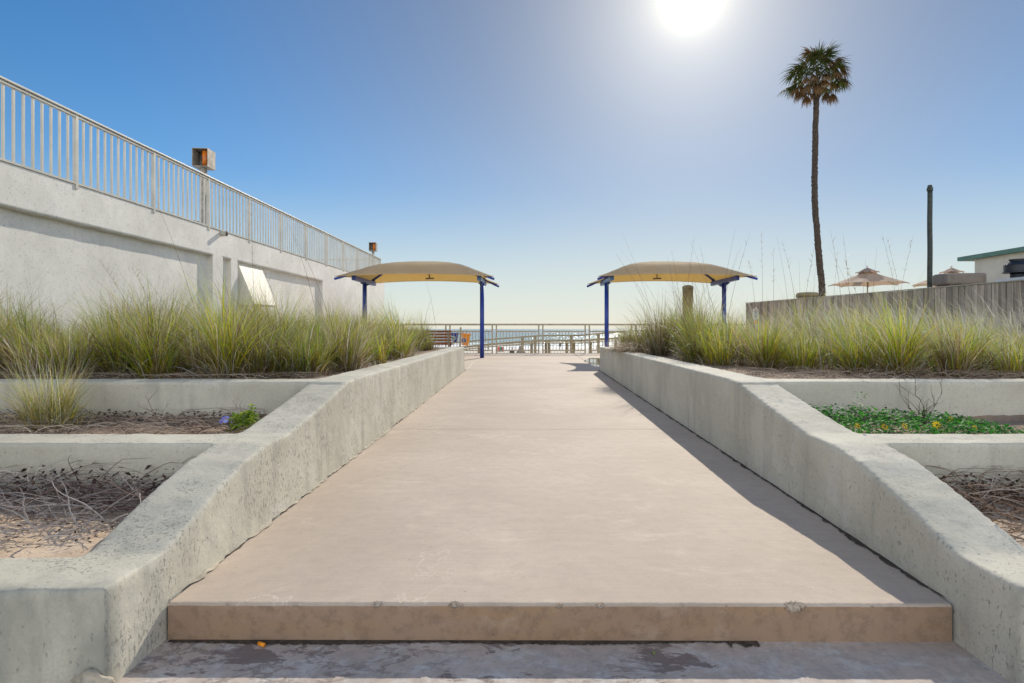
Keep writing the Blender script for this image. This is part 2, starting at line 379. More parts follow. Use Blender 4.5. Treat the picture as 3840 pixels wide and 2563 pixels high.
def np_mesh(name, v, f, col=None):
    me = bpy.data.meshes.new(name); k = f.shape[1]
    me.vertices.add(len(v)); me.vertices.foreach_set('co', np.ascontiguousarray(v, dtype=np.float32).ravel())
    me.loops.add(f.size); me.loops.foreach_set('vertex_index', f.astype(np.int32).ravel())
    me.polygons.add(len(f)); me.polygons.foreach_set('loop_start', np.arange(0, f.size, k, dtype=np.int32)); me.polygons.foreach_set('loop_total', np.full(len(f), k, dtype=np.int32))
    me.update(calc_edges=True)
    if col is not None:
        a = me.attributes.new('Col', 'FLOAT_COLOR', 'POINT'); c4 = np.ones((len(v), 4), np.float32); c4[:, :3] = col; a.data.foreach_set('color', c4.ravel())
    return me
def smooth_noise(X, Y, s=1.0, seed=0):
    return (np.sin(X * 2.1 * s + seed) * np.cos(Y * 1.7 * s + seed * 2.3) + .5 * np.sin(X * 5.3 * s + 1.3 * seed) * np.sin(Y * 4.7 * s - seed) + .25 * np.sin(X * 11.1 * s) * np.cos(Y * 12.7 * s + seed)) / 1.75

# ------------------------------------------------------------------ ground, deck, ramp, sea
LX, RX = -1.45, 1.71
def zr(y): return -1.10 + 0.01175 * (y - 2.24)
DZ = -0.97
o = grid_surface('ground', -80, 80, -40, 22.35, lambda X, Y: X * 0 - 1.42, 40, 20, M['soil'])
o = MB().box(-40, 40, -1.2, 2.35, -1.40, -1.25).build('pavement', M['lower']); tag(o, kind='structure')
M['asphalt'] = simple('asphalt', (.075, .075, .08), .9, .3, 8, bmp=.4)
o = MB().box(-60, 60, -32, -1.2, -1.41, -1.38).build('unseen_road', M['asphalt']); tag(o, kind='structure')  # unseen dark ground, added to cut bounce light onto the front walls
b = MB().box(-80, 80, 22.34, 22.5, -5.2, -1.0); tag(b.build('seawall', M['tanstone']), 'long concrete seawall dropping from the deck to the beach', 'wall')
# ramp: three slabs with open joints, worn lip
def slab(mb, y0, y1, x0, x1, lip=False):
    nx = 1000 if lip else 2
    xs = np.linspace(x0, x1, nx)
    prof = [(0, -.165), (0, -.06), (0, -.045), (0, -.036), (0, -.028), (0, -.021), (0, -.015), (.001, -.010), (.003, -.0055), (.0065, -.002), (.012, -.0004), (.018, 0), (.024, 0), (.031, 0), (.040, 0), (.055, 0)]
    chips = [(-.29, .020, .011), (-.262, .010, .006), (.13, .015, .008), (.295, .017, .008), (1.07, .036, .009), (1.10, .018, .007), (-.93, .012, .005), (-.60, .022, .006), (-.50, .010, .004), (.62, .009, .005), (1.38, .008, .004), (-1.2, .012, .004), (.80, .006, .004)]
    if lip:
        vs = []; dd = []; arc = [0]
        for a, b in zip(prof[:-1], prof[1:]): arc.append(arc[-1] + math.hypot(b[0] - a[0], b[1] - a[1]))
        a0 = arc[8]
        for x in xs:
            wob = .0010 * math.sin(x * 31) + .0006 * math.sin(x * 77 + 1)
            for k, (dy, dz) in enumerate(prof):
                s_ = arc[k] - a0; e = 0
                for cx, w, d in chips:
                    if abs(x - cx) > 2 * w: continue
                    r2 = ((x - cx) / w) ** 2 + ((s_ - .15 * w * math.sin(cx * 40)) / (w * .62)) ** 2
                    r2 *= 1 + .35 * math.sin(x * 330 + cx * 9) * math.sin(s_ * 400 + cx * 5) + .2 * math.sin(x * 610 + s_ * 300)
                    e = max(e, d * min(1, max(0, 1.1 - r2) * 1.6))
                e += .0008 * max(0, 1 - abs(s_) / .012) * (math.sin(x * 190) * math.sin(x * 57) + 1)
                yy = y0 + (.012 * (x - x0) / (x1 - x0) * -1 + .006) + dy + wob * (1 <= k < 11)
                vs.append((x, yy + e * .8, zr(y0) + dz - e * .75)); dd.append(e)
            vs.append((x, y1, zr(y1)))
            dd.append(0)
        n = len(prof) + 1
        for i in range(nx - 1):
            for k in range(n - 1):
                chipped = min(dd[i * n + k], dd[(i + 1) * n + k + 1]) > .0032
                mb.f.append((i * n + k, (i + 1) * n + k, (i + 1) * n + k + 1, i * n + k + 1)); mb.m.append(2 if chipped else (1 if k < 7 else 0))
        mb.v += vs
        for xi in (0, nx - 1):
            pass
    else:
        mb.add([(x0, y0, zr(y0)), (x1, y0, zr(y0)), (x1, y1, zr(y1)), (x0, y1, zr(y1)), (x0, y0, zr(y0) - .16), (x1, y0, zr(y0) - .16), (x1, y1, zr(y1) - .16), (x0, y1, zr(y1) - .16)],
               [(0, 1, 2, 3), (4, 7, 6, 5), (0, 4, 5, 1), (1, 5, 6, 2), (2, 6, 7, 3), (3, 7, 4, 0)])
mb = MB(); slab(mb, 2.24, 5.896, LX + .012, RX - .013, True)
# side faces of the front slab
for x in (LX + .0125, RX - .0135):
    mb.add([(x, 2.26, zr(2.24) - .165), (x, 2.26, zr(2.24) - .02), (x, 5.9, zr(5.9)), (x, 5.9, zr(5.9) - .16)], [(0, 1, 2, 3)], 1)
slab(mb, 5.904, 9.594, LX + .012, RX - .013); slab(mb, 9.604, 13.298, LX + .012, RX - .013)
tag(mb.build('ramp', [M['ramp'], M['riser'], M['chip']]), kind='structure')
# deck
mb = MB().box(-6.95, 14, 13.304, 22.34, DZ - .2, DZ)
def strip(mb, pts, w, z, mi):
    for a, b in zip(pts[:-1], pts[1:]):
        d = Vector((b[0] - a[0], b[1] - a[1])).normalized(); n = Vector((-d.y, d.x)) * w / 2
        mb.add([(a[0] + n.x, a[1] + n.y, z), (a[0] - n.x, a[1] - n.y, z), (b[0] - n.x, b[1] - n.y, z), (b[0] + n.x, b[1] + n.y, z)], [(0, 1, 2, 3)], mi)
strip(mb, [(-1.42, 13.4), (-1.52, 15.6), (-1.54, 18.5)], .035, DZ + .004, 1)
strip(mb, [(1.78, 17.6), (1.83, 22.2)], .012, DZ + .004, 2)
strip(mb, [(-6.9, 21.2), (14, 21.2)], .012, DZ + .004, 2)
tag(mb.build('deck', [M['ramp'], M['caulk'], M['dirt']]), kind='structure')
# dirt and mortar in the joints beside the walls
def ragged(mb, x, side, y0, y1, wmin, wmax, z, n, mi, seed, zslope=True):
    rr = random.Random(seed); vs = []
    wv = 0
    for i in range(n + 1):
        y = y0 + (y1 - y0) * i / n; wv = .6 * wv + .4 * rr.uniform(wmin, wmax) + rr.uniform(-.2, .2) * (wmax - wmin)
        ww = max(.001, wv); zz = zr(y) + z
        vs += [(x, y, zz), (x - side * ww, y, zz)]
    mb.add(vs, [(2 * i, 2 * i + 1, 2 * i + 3, 2 * i + 2) for i in range(n)], mi)
mb = MB()
ragged(mb, RX + .01, 1, 2.28, 13.2, .012, .05, .003, 500, 0, 3)
ragged(mb, LX - .01, -1, 2.28, 13.2, .004, .035, .003, 400, 0, 4)
ragged(mb, LX - .01, -1, 2.40, 13.2, .0, .052, .005, 300, 1, 5)
# wet dark line below the riser
vs = []; n = 260; rr = random.Random(9)
for i in range(n + 1):
    x = LX + .02 + 2.35 * i / n; w = .012 + .016 * abs(math.sin(x * 3 + 1)) + .010 * rr.random() + (.035 if x > .80 else 0) * rr.random()
    vs += [(x, 2.26, -1.246), (x, 2.245 - w, -1.246)]
mb.add(vs, [(2 * i, 2 * i + 1, 2 * i + 3, 2 * i + 2) for i in range(n)], 0)
tag(mb.build('joint_dirt', [M['dirt'], M['mortar']]), 'dark grit and crumbled mortar along the foot of the ramp walls', None, None, 'stuff')
# puddle
rr = random.Random(5); cx, cy = 2.40, 16.2; pts = []
for i in range(48):
    a = 2 * math.pi * i / 48; r = 1 + .12 * math.sin(3 * a + 1) + .08 * math.sin(7 * a)
    pts.append((cx + .72 * r * math.cos(a) + .14 * math.sin(a), cy + 2.35 * r * math.sin(a), DZ + .005))
mb = MB().add(pts, [tuple(range(48))]); tag(mb.build('puddle', M['puddle']), kind='structure')
# beach and sea
def beach_z(X, Y):
    return -3.35 - .0075 * (Y - 22) + .05 * smooth_noise(X, Y, .25, 1)
grid_surface('beach_sand', -900, 900, 22.45, 120, beach_z, 200, 160, M['beach'])
mb = MB().add([(-15000, 96, -4.02), (15000, 96, -4.02), (15000, 30000, -4.02), (-15000, 30000, -4.02)], [(0, 1, 2, 3)])
tag(mb.build('sea', M['water']), kind='structure')

# ------------------------------------------------------------------ planter walls
def planter(name, sgn, face, far, label):
    prof = [(1.92, -1.35), (1.92, -.895), (2.23, -.895), (2.33, -.862), (2.56, -.778), (2.89, -.682), (3.13, -.645), (3.42, -.638), (3.50, -.625), (3.94, -.552), (4.55, -.432), (4.75, -.42), (13.1, -.42), (13.1, -1.35)]
    x0, x1 = sorted((face, face + sgn * .31)); mb = MB().prism_x(prof, x0, x1)
    xa, xb = sorted((face + sgn * .02, far))
    mb.box(xa, xb, 1.92, 2.22, -1.35, -.90); mb.box(xa, xb, 3.14, 3.44, -1.35, -.642)
    mb.box(xa, xb, 4.50, 4.79, -1.35, -.425); mb.box(xa, xb, 12.8, 13.1, -1.35, -.42)
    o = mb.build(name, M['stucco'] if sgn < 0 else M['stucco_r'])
    r = o.modifiers.new('remesh', 'REMESH'); r.mode = 'VOXEL'; r.voxel_size = .014; r.use_smooth_shade = True
    s = o.modifiers.new('smooth', 'SMOOTH'); s.factor = .5; s.iterations = 5
    tex = bpy.data.textures.new(name + '_wear', 'CLOUDS'); tex.noise_scale = .13; tex.noise_depth = 3
    d = o.modifiers.new('wear', 'DISPLACE'); d.texture = tex; d.strength = .011; d.mid_level = .5; d.texture_coords = 'GLOBAL'
    return tag(o, label, 'planter wall')
planter('planter_wall', -1, LX, -8.5, 'stepped grey concrete planter wall with dark pitting, holding the blond grass clump and the blue flower')
planter('planter_wall', 1, RX, 8.6, 'stepped pale concrete planter wall holding the yellow flowers, its ramp face in shade')
def bed(name, x0, x1, y0, y1, z, mat, seed, amp=.02, nx=120, ny=80):
    grid_surface(name, x0, x1, y0, y1, lambda X, Y: z + amp * smooth_noise(X, Y, 2.2, seed) + amp * .4 * smooth_noise(X, Y, 9, seed + 1), nx, ny, mat)
bed('bed_soil', -8.3, LX - .2, 2.1, 3.25, -.915, M['sand'], 1)
bed('bed_soil', -8.3, LX - .2, 3.3, 4.65, -.70, M['soil'], 2)
bed('bed_soil', -8.3, LX - .2, 4.6, 12.95, -.455, M['soil'], 3, .02)
bed('bed_soil', RX + .2, 8.4, 2.1, 3.25, -.93, M['sand'], 4)
bed('bed_soil', RX + .2, 8.4, 3.3, 4.65, -.70, M['soil'], 5)
bed('bed_soil', RX + .2, 10.2, 4.6, 12.95, -.455, M['soil'], 6, .02)

# ------------------------------------------------------------------ left building
BX = -6.86
bld = empty('white_building', (BX, 14, -1.4), 'long white stucco building with recessed panels below a roof railing', 'building')
RT, RB = 1.635, -1.4
PT = 2.19
recs = [(-6, 12.24), (12.65, 13.0), (13.29, 18.83)]
mb = MB()
y = -6; Y1 = 27.0
mb.box(BX - .4, BX, -6, Y1, RT, PT)
prev = -6
for a, c in recs:
    if a > prev: mb.box(BX - .4, BX, prev, a, RB, RT - .0005)
    mb.box(BX - .4, BX - .115, a, c, RB, RT - .0005); prev = c
mb.box(BX - .4, BX, prev, Y1, RB, RT - .0005)
mb.box(-24, BX - .4005, -6, Y1 - .001, RB, PT - .03)
wall = mb.build('wall', M['wall'], bld)
# uneven hand-finished soffit lines of the recesses
mb = MB()
for a, c in recs:
    if a < 0: a = 3
    n = max(4, int((c - a) / .12)); rr = random.Random(int(a * 10)); vs = []
    for i in range(n + 1):
        yy = a + (c - a) * i / n; h = .018 + .022 * rr.random()
        vs += [(BX + .004, yy, RT + .02), (BX + .004, yy, RT - h), (BX - .113, yy, RT - h - .004)]
    mb.add(vs, [q for i in range(n) for q in ((3 * i, 3 * i + 1, 3 * i + 4, 3 * i + 3), (3 * i + 1, 3 * i + 2, 3 * i + 5, 3 * i + 4))])
mb.build('soffit_edge', M['wall'], bld, smooth=True)
# drain pipe stub
mb = MB(); z = 2.13; y = 12.55
mb.tube([(BX - .05, y, z), (BX + .14, y, z)], .055, 20, 0, False); mb.tube([(BX + .14, y, z), (BX + .14, y, z)], [.055, .042], 20, 0, False)
mb.tube([(BX + .14, y, z), (BX - .02, y, z)], .042, 20, 1, True)
mb.build('drain_pipe', [M['whitepaint'], M['dirt']], bld, True)
# slanted shutter over an opening
mb = MB()
ya, yb = 13.42, 14.62; zt, zb = 1.60, .60; xi, xo = BX - .10, BX + .34
mb.add([(xi + .03, ya, zt), (xo, ya, zb), (xo, yb, zb), (xi + .03, yb, zt), (xi - .01, ya, zt), (xi - .01, yb, zt), (xi, ya, zb - .03), (xo - .02, ya, zb - .03), (xi, yb, zb - .03), (xo - .02, yb, zb - .03)],
       [(0, 1, 2, 3), (4, 0, 3, 5), (4, 6, 7, 1, 0), (5, 3, 2, 9, 8), (1, 7, 9, 2), (6, 8, 9, 7)])
mb.build('slanted_shutter', M['shutter'], bld)

# roof railing
rail = empty('roof_railing', (BX, 14, PT), 'white metal picket railing along the roof edge of the white building', 'railing')
RX0 = BX - .015; ZB, ZT = PT + .022, 3.29
post_y = [8.53 + 1.776 * k for k in range(-3, 11)]
mb = MB().box(RX0 - .035, RX0 + .045, -3, 26.32, ZT - .03, ZT).box(RX0 - .02, RX0 + .03, -3, 26.32, ZT - .075, ZT - .045)
mb.build('top_rail', M['whitepaint'], rail, bevel=.006)
MB().box(RX0 - .02, RX0 + .03, -3, 26.32, ZB - .015, ZB + .015).build('bottom_rail', M['whitepaint'], rail)
for k, y in enumerate(post_y):
    MB().box(RX0 - .022, RX0 + .031, y - .026, y + .026, PT - .06, ZT - .031).build('post', M['whitepaint'], rail)
    if k < len(post_y) - 1:
        mb = MB()
        for j in range(1, 12):
            yy = y + 1.776 * j / 12; mb.box(RX0 - .008, RX0 + .018, yy - .013, yy + .013, ZB + .016, ZT - .046)
        mb.build('picket_panel', M['whitepaint'], rail)
# end railing across the roof
rail2 = empty('roof_railing', (-12, 26.5, PT), 'far roof railing across the seaward end, glimpsed through the side railing', 'railing')
MB().box(-20, BX - .06, 26.30, 26.35, ZT - .06, ZT - .02).build('top_rail', M['whitepaint'], rail2)
MB().box(-20, BX - .06, 26.31, 26.34, ZB - .02, ZB + .02).build('bottom_rail', M['whitepaint'], rail2)
mb = MB()
for i in range(88):
    x = BX - .14 - i * .148; mb.box(x - .009, x + .009, 26.318, 26.332, ZB - .02, ZT + .05)
mb.build('picket_panel', M['whitepaint'], rail2)

def floodlight(x, y, z0, zc, s, label):
    e = empty('floodlight', (x, y, z0), label, 'floodlight', 'floodlights on the roof')
    h = s
    MB().box(x - .05, x + .05, y - .05, y + .05, z0, zc - h * .5 - .05).build('post', M['galv'], e)
    MB().tube([(x, y, zc - h * .5 - .06), (x, y, zc - h * .5 + .01)], .06, 12).build('collar', M['galv'], e)
    # open-fronted square hood, turned a little towards the sea side
    c = Vector((x, y, zc)); rot = Matrix.Rotation(R(3), 3, 'Z'); w = h * .42; d = h * .42; t = .012
    def q(px, py, pz): return c + rot @ Vector((px, py, pz))
    mb = MB()
    def bx(x0, x1, y0, y1, za, zb, mi=0):
        k = [(x0, y0, za), (x1, y0, za), (x1, y1, za), (x0, y1, za), (x0, y0, zb), (x1, y0, zb), (x1, y1, zb), (x0, y1, zb)]
        mb.add([q(*p) for p in k], [(0, 3, 2, 1), (4, 5, 6, 7), (0, 1, 5, 4), (1, 2, 6, 5), (2, 3, 7, 6), (3, 0, 4, 7)], mi)
    bx(-w, -w + t, -d, d, -h / 2, h / 2); bx(w - t, w, -d, d, -h / 2, h / 2)
    bx(-w + t, w - t, d - t, d, -h / 2, h / 2); bx(-w + t, w - t, -d, d - t, h / 2 - t, h / 2); bx(-w + t, w - t, -d, d - t, -h / 2, -h / 2 + t)
    mb.build('hood', M['galv'], e)
    mb2 = MB(); k = MB()
    mb2.tube([q(w * .42, -d * .35, -h * .44), q(w * .42, -d * .35, h * .38)], h * .17, 16)
    mb2.build('amber_lamp', M['orange'], e, True)
    MB().box(x - .16, x - .14, y - .1, y + .1, z0, z0 + .22).box(x - .06, x + .06, y - .06, y + .06, z0, z0 + .02).build('conduit_box', M['galv'], e)
floodlight(-7.12, 12.35, PT - .03, 3.74, .40, 'larger square grey floodlight with amber lens, nearest on the roof railing')
floodlight(-7.02, 25.6, PT - .03, 3.74, .38, 'small square floodlight with amber lens at the far roof corner')

# ------------------------------------------------------------------ shade canopies
def canopy(cx, mir, label):
    cy = 18.7; e = empty('shade_canopy', (cx, cy, DZ), label, 'shade canopy', 'shade canopies beside the ramp')
    for sx in (-1, 1):
        px = cx + sx * 1.96
        p = MB().tube([(px, cy, DZ), (px, cy, 1.50)], .071, 20).build('post', M['blue'], e, True)
        mb = MB().box(px - .062, px + .062, cy - 1.2, cy + 1.2, 1.525, 1.665)
        mb.box(px - .11, px + .11, cy - .16, cy + .16, 1.50, 1.524)
        for s in (-1, 1):
            mb.add([(px - .006, cy + s * .07, 1.5), (px - .006, cy + s * .30, 1.5245), (px - .006, cy + s * .07, 1.18), (px + .006, cy + s * .07, 1.5), (px + .006, cy + s * .30, 1.5245), (px + .006, cy + s * .07, 1.18)],
                   [(0, 1, 2), (5, 4, 3), (0, 3, 4, 1), (1, 4, 5, 2), (2, 5, 3, 0)])
            mb.tube([(px, cy + s * .1, 1.44), (px + .05, cy + s * .35, 1.51)], .022, 8)
            mb.box(px - .045, px + .045, cy + s * 1.1 - .045, cy + s * 1.1 + .045, 1.666, 1.76)
        mb.build('beam', M['blue'] if sx == -mir else M['bluegrey'], e, bevel=.006)
        for s in (-1, 1):
            for dy in (.20, .36): MB().tube([(px, cy + s * dy, 1.478), (px, cy + s * dy, 1.5235)], .020, 8).build('bolt', M['steel_dark'], e)
    # fabric
    hw, hd = 2.43, 1.52; ez = 1.615; rise = .64; rh = .42
    def H(u, v):                      # u, v in metres from the centre
        t = min((hw - abs(u)) / (hw - rh), (hd - abs(v)) / hd); t = max(0, min(1, t))
        return ez + rise * float(np.interp(t, [0, .1, .2, .32, .44, .56, .75, 1], [0, .15, .30, .48, .65, .79, .92, 1]))
    n = 56; m_ = 36; vs = []
    for j in range(m_ + 1):
        for i in range(n + 1):
            a = -1 + 2 * i / n; b = -1 + 2 * j / m_
            pu = a * hw; pv = b * hd
            e1 = (1 - a * a); e2 = (1 - b * b)
            # edges pulled in and up between the corners by the cable
            u = pu * (1 - .145 * e2 * abs(a) ** 4); v = pv * (1 - .13 * e1 * abs(b) ** 4)
            z = H(pu, pv) + .10 * e1 * abs(b) ** 6 + .05 * e2 * abs(a) ** 6
            r = min(abs(abs(a) * 1 - abs(b)), 1)
            z -= .035 * math.sin(math.pi * min(1, max(0, (hd - abs(pv)) / hd))) * (e1 ** .5)
            vs.append((cx + u, cy + v, z))
    fs = [(j * (n + 1) + i, j * (n + 1) + i + 1, (j + 1) * (n + 1) + i + 1, (j + 1) * (n + 1) + i) for j in range(m_) for i in range(n)]
    mb = MB().add(vs, fs); f = mb.build('fabric_roof', M['fabric'], e, True)
    s = f.modifiers.new('thick', 'SOLIDIFY'); s.thickness = .006
    hm = MB()
    for sv in (-1, 1):
        hm.tube([vs[(0 if sv < 0 else m_) * (n + 1) + i] for i in range(n + 1)], .012, 6)
    for su in (-1, 1):
        hm.tube([vs[j * (n + 1) + (0 if su < 0 else n)] for j in range(m_ + 1)], .012, 6)
    hm.build('edge_hem', M['fabric'], e, True)
    # bent hip rafters and ridge
    for su in (-1, 1):
        for sv in (-1, 1):
            pts = []
            for k in range(15):
                q = k / 14; u = su * (hw + .01 + (rh - hw - .01) * q); v = sv * (hd + .02) * (1 - q)
                pts.append((cx + u, cy + v, H(u, v) - .065 - .02 * (1 - q)))
            MB().tube(pts, .038, 10).build('rafter', M['blue'], e, True)
    MB().tube([(cx - rh, cy, ez + rise - .07), (cx + rh, cy, ez + rise - .07)], .035, 10).build('ridge_tube', M['blue'], e, True)
    x = cx + .05 * mir; mb = MB().bar((x - .03, cy + .9, 1.95), (x, cy + .95, 1.79), .03, .03).bar((x - .14, cy + .95, 1.76), (x + .14, cy + .95, 1.77), .1, .05)
    mb.build('bracket_light', M['greybox'], e)
    # seam line
canopy(-3.45, 1, 'blue-posted tan fabric shade canopy in front of the white building, bench beneath it')
canopy(4.63, -1, 'blue-posted tan fabric shade canopy behind the tall grasses by the wooden fence')

# ------------------------------------------------------------------ beach-side fence
fy = 22.15
fen = empty('beach_fence', (0, fy, DZ), 'long beige metal railing with paired posts along the seaward deck edge', 'fence')
MB().box(-6.8, 13.5, fy - .045, fy + .045, .135, .205).build('top_rail', M['fence_paint'], fen, bevel=.008)
pair0 = (1853.8 - VX) * fy / F; sp_ = 174.2 * fy / F
for k in range(-3, 8):
    xc = pair0 + k * sp_
    if xc < -6.7 or xc > 13: continue
    for s in (-1, 1): MB().box(xc + s * .082 - .027, xc + s * .082 + .027, fy - .027, fy + .027, DZ, .134).build('post', M['fence_paint'], fen)
    xa, xb = xc + .11, xc + sp_ - .11
    mb = MB().box(xa, xb, fy - .022, fy + .022, -.125, -.075).box(xa, xb, fy - .018, fy + .018, -.875, -.835)
    nn = 13
    for j in range(1, nn):
        x = xa + (xb - xa) * j / nn; mb.box(x - .0105, x + .0105, fy - .0105, fy + .0105, -.834, -.126)
    for j in range(1, 14):
        x = xa + (xb - xa) * (j - .3) / 14; mb.box(x - .006, x + .006, fy - .006, fy + .006, -.955, -.876)
    mb.box(xa, xb, fy - .01, fy + .01, -.968, -.956)
    mb.build('picket_panel', M['fence_paint'], fen)

# walkover handrail beyond the fence
wk = empty('beach_walkover', (1, 27, -4.0), 'tan timber walkover with two sloping rails crossing behind the beach fence', 'walkway')
up = [(-4.6, -.76), (-3.5, -.67), (-1.5, -.49), (.58, -.335), (2.5, -.32), (3.66, -.21), (8, .05)]
lo = [(-4.6, -1.0), (-3.0, -.88), (-2, -.77), (.58, -.57), (2.6, -.57), (5.5, -.37), (8, -.2)]
for P_, nm, th in ((up, 'upper_rail', .07), (lo, 'lower_rail', .10)):
    mb = MB()
    for a, b in zip(P_[:-1], P_[1:]): mb.bar((a[0], 27, a[1]), (b[0] + .02, 27, b[1]), .09, th)
    mb.build(nm, M['wood_tan'], wk)
mb = MB()
for a, b in zip(lo[:-1], lo[1:]): mb.bar((a[0], 27.6, a[1] - .12), (b[0] + .02, 27.6, b[1] - .12), 1.1, .04)
mb.build('deck_boards', M['wood_tan'], wk)
def interp(P_, x):
    for a, b in zip(P_[:-1], P_[1:]):
        if a[0] <= x <= b[0]: return a[1] + (b[1] - a[1]) * (x - a[0]) / (b[0] - a[0])
    return P_[-1][1]
for px in (1720, 1790, 1959, 1994, 2007, 2050, 2062, 2130, 2143, 2156, 2222, 2245, 2320, 2400, 2480):
    x = (px - VX) * 27 / F; yy = 27.08 if px % 2 else 27.9
    zb = float(beach_z(np.array(x), np.array(yy))) - .1
    MB().box(x - .065, x + .065, yy - .05, yy + .05, zb, interp(up if yy < 27.5 else lo, x) - .02).build('post', M['wood_tan'], wk)
# post with two hanging buckets
y = 24.5
def PX(px, d): return (px - VX) * d / F
def PZ(py, d): return (HY - py) * d / F
po = MB().bar((PX(1719, y), y, -3.5), (PX(1727.5, y), y, PZ(1228, y)), .07, .07).build('timber_post', M['wood_tan']); tag(po, 'leaning timber post standing between the blue and orange buckets', 'post')
def bucket(px, py0, py1, w, d, mat, label, tilt, spots):
    e = empty('bucket', (PX(px, d), d, PZ(py1, d)), label, 'bucket', 'plastic buckets by the timber post')
    h = (py1 - py0) * d / F; r = w / 2
    mb = MB().lathe([(r * .66, 0), (r * .93, h * .86), (r * 1.02, h * .865), (r * 1.03, h * .93), (r, h), (r * .93, h), (r * .6, .02)], 0, 0, 24)
    o = mb.build('pail', mat); o.parent = e
    dm = MB()
    for k, (mr, mi, off) in enumerate(spots):
        dm.lathe([(mr, 0), (mr, .003)], 0, 0, 18, mi)
        n = 36
        for i in range(len(dm.v) - n, len(dm.v)):
            vx, vy, vz = dm.v[i]; dm.v[i] = (vx - w * .14, -(r * .86) - off - vz, vy + h * .42)
    o2 = dm.build('round_emblem', [M['white'], M['purple'], M['teal'], M['coral']]); o2.parent = e
    hd = MB().tube([(-r, 0, h * .9), (-r * .6, -.02, h * 1.16), (0, -.03, h * 1.25), (r * .6, -.02, h * 1.16), (r, 0, h * .9)], .006, 6).build('handle', M['steel_dark']); hd.parent = e
    e.rotation_euler = (0, tilt, 0)
bucket(1706, 1249, 1283, .34, 24.6, M['pot_blue'], 'blue plastic bucket hanging between the bench and the leaning post', 0, [(.10, 0, .004), (.08, 2, .008), (.04, 3, .012)])
bucket(1744, 1251, 1296, .42, 24.4, M['pot_orange'], 'orange plastic bucket with a round emblem hanging right of the leaning post', R(6), [(.115, 0, .004), (.10, 1, .008), (.06, 2, .012), (.03, 3, .016)])
# bench
bn = empty('park_bench', (-3.4, 19.2, DZ), 'reddish brown slatted bench with its back to the grass under the shade canopy', 'bench')
for k in range(5):
    zz = PZ(1244 + k * 11, 19.1); mb = MB().box(-4.25, -2.57, 19.10 + k * .015, 19.125 + k * .015, zz - .037, zz + .037); mb.build('back_slat', M['bench_wood'], bn, bevel=.004)
for k in range(5): MB().box(-4.25, -2.57, 19.22 + k * .085, 19.29 + k * .085, DZ + .42, DZ + .45).build('seat_slat', M['bench_wood'], bn, bevel=.004)
for x in (-4.1, -2.67):
    mb = MB().bar((x, 19.08, -.10), (x, 19.17, DZ + .40), .07, .04, up=(0, 1, 0)).box(x - .03, x + .03, 19.16, 19.62, DZ + .37, DZ + .415)
    mb.box(x - .03, x + .03, 19.17, 19.22, DZ, DZ + .369).box(x - .03, x + .03, 19.55, 19.60, DZ, DZ + .369)
    mb.build('side_frame', M['greybox'], bn)
# beach furniture and people far below
def gz(x, y): return float(beach_z(np.array(x), np.array(y)))
def beach_chair(px, d, mat, label, w=.34):
    x = PX(px, d); z = gz(x, d); e = empty('beach_chair', (x, d, z), label, 'beach chair', 'beach chairs on the sand')
    MB().bar((x, d + .3, z + .45), (x, d - .05, z + 1.12), w, .03).build('backrest', mat, e)
    MB().bar((x, d + .32, z + .42), (x, d + .8, z + .40), w, .03).build('seat', mat, e)
    mb = MB()
    for s in (-1, 1):
        mb.tube([(x + s * w / 2, d - .1, z + 1.15), (x + s * w / 2, d + .4, z)], .015, 6); mb.tube([(x + s * w / 2, d, z), (x + s * w / 2, d + .8, z + .43)], .015, 6)
    mb.build('frame', M['galv'], e)
beach_chair(1869.5, 84, M['coral'], 'coral beach chair, left of the three coloured chairs on the sand')
beach_chair(1878, 84.4, M['teal'], 'teal beach chair, middle of the three coloured chairs')
beach_chair(1886, 84, M['coral'], 'red orange beach chair, right of the three coloured chairs', .28)
x = PX(1920, 84); z = gz(x, 84); ct = empty('beach_cart', (x, 84, z), 'black two wheeled beach cart on the sand right of the coloured chairs', 'cart')
for s in (-1, 1):
    mb = MB().tube([(x + s * .2 + .26 * math.cos(a), 84 + s * .1, z + .82 + .26 * math.sin(a)) for a in np.linspace(0, 2 * math.pi, 17)], .03, 6); mb.build('wheel', M['black'], ct, True)
MB().box(x - .38, x + .38, 83.8, 84.3, z + .02, z + .55).build('tub', M['black'], ct, bevel=.05)
x = PX(1953, 85); z = gz(x, 85)
mb = MB().add([(x - .8, 84.4, z), (x + .8, 84.4, z), (x + .8, 85.8, z), (x - .8, 85.8, z), (x - .15, 85, z + 1.2), (x + .15, 85, z + 1.2)], [(0, 1, 5, 4), (1, 2, 5), (2, 3, 4, 5), (3, 0, 4), (3, 2, 1, 0)])
tag(mb.build('beach_tent', M['greybox']), 'brown pop-up beach tent with a pointed top on the sand', 'tent')
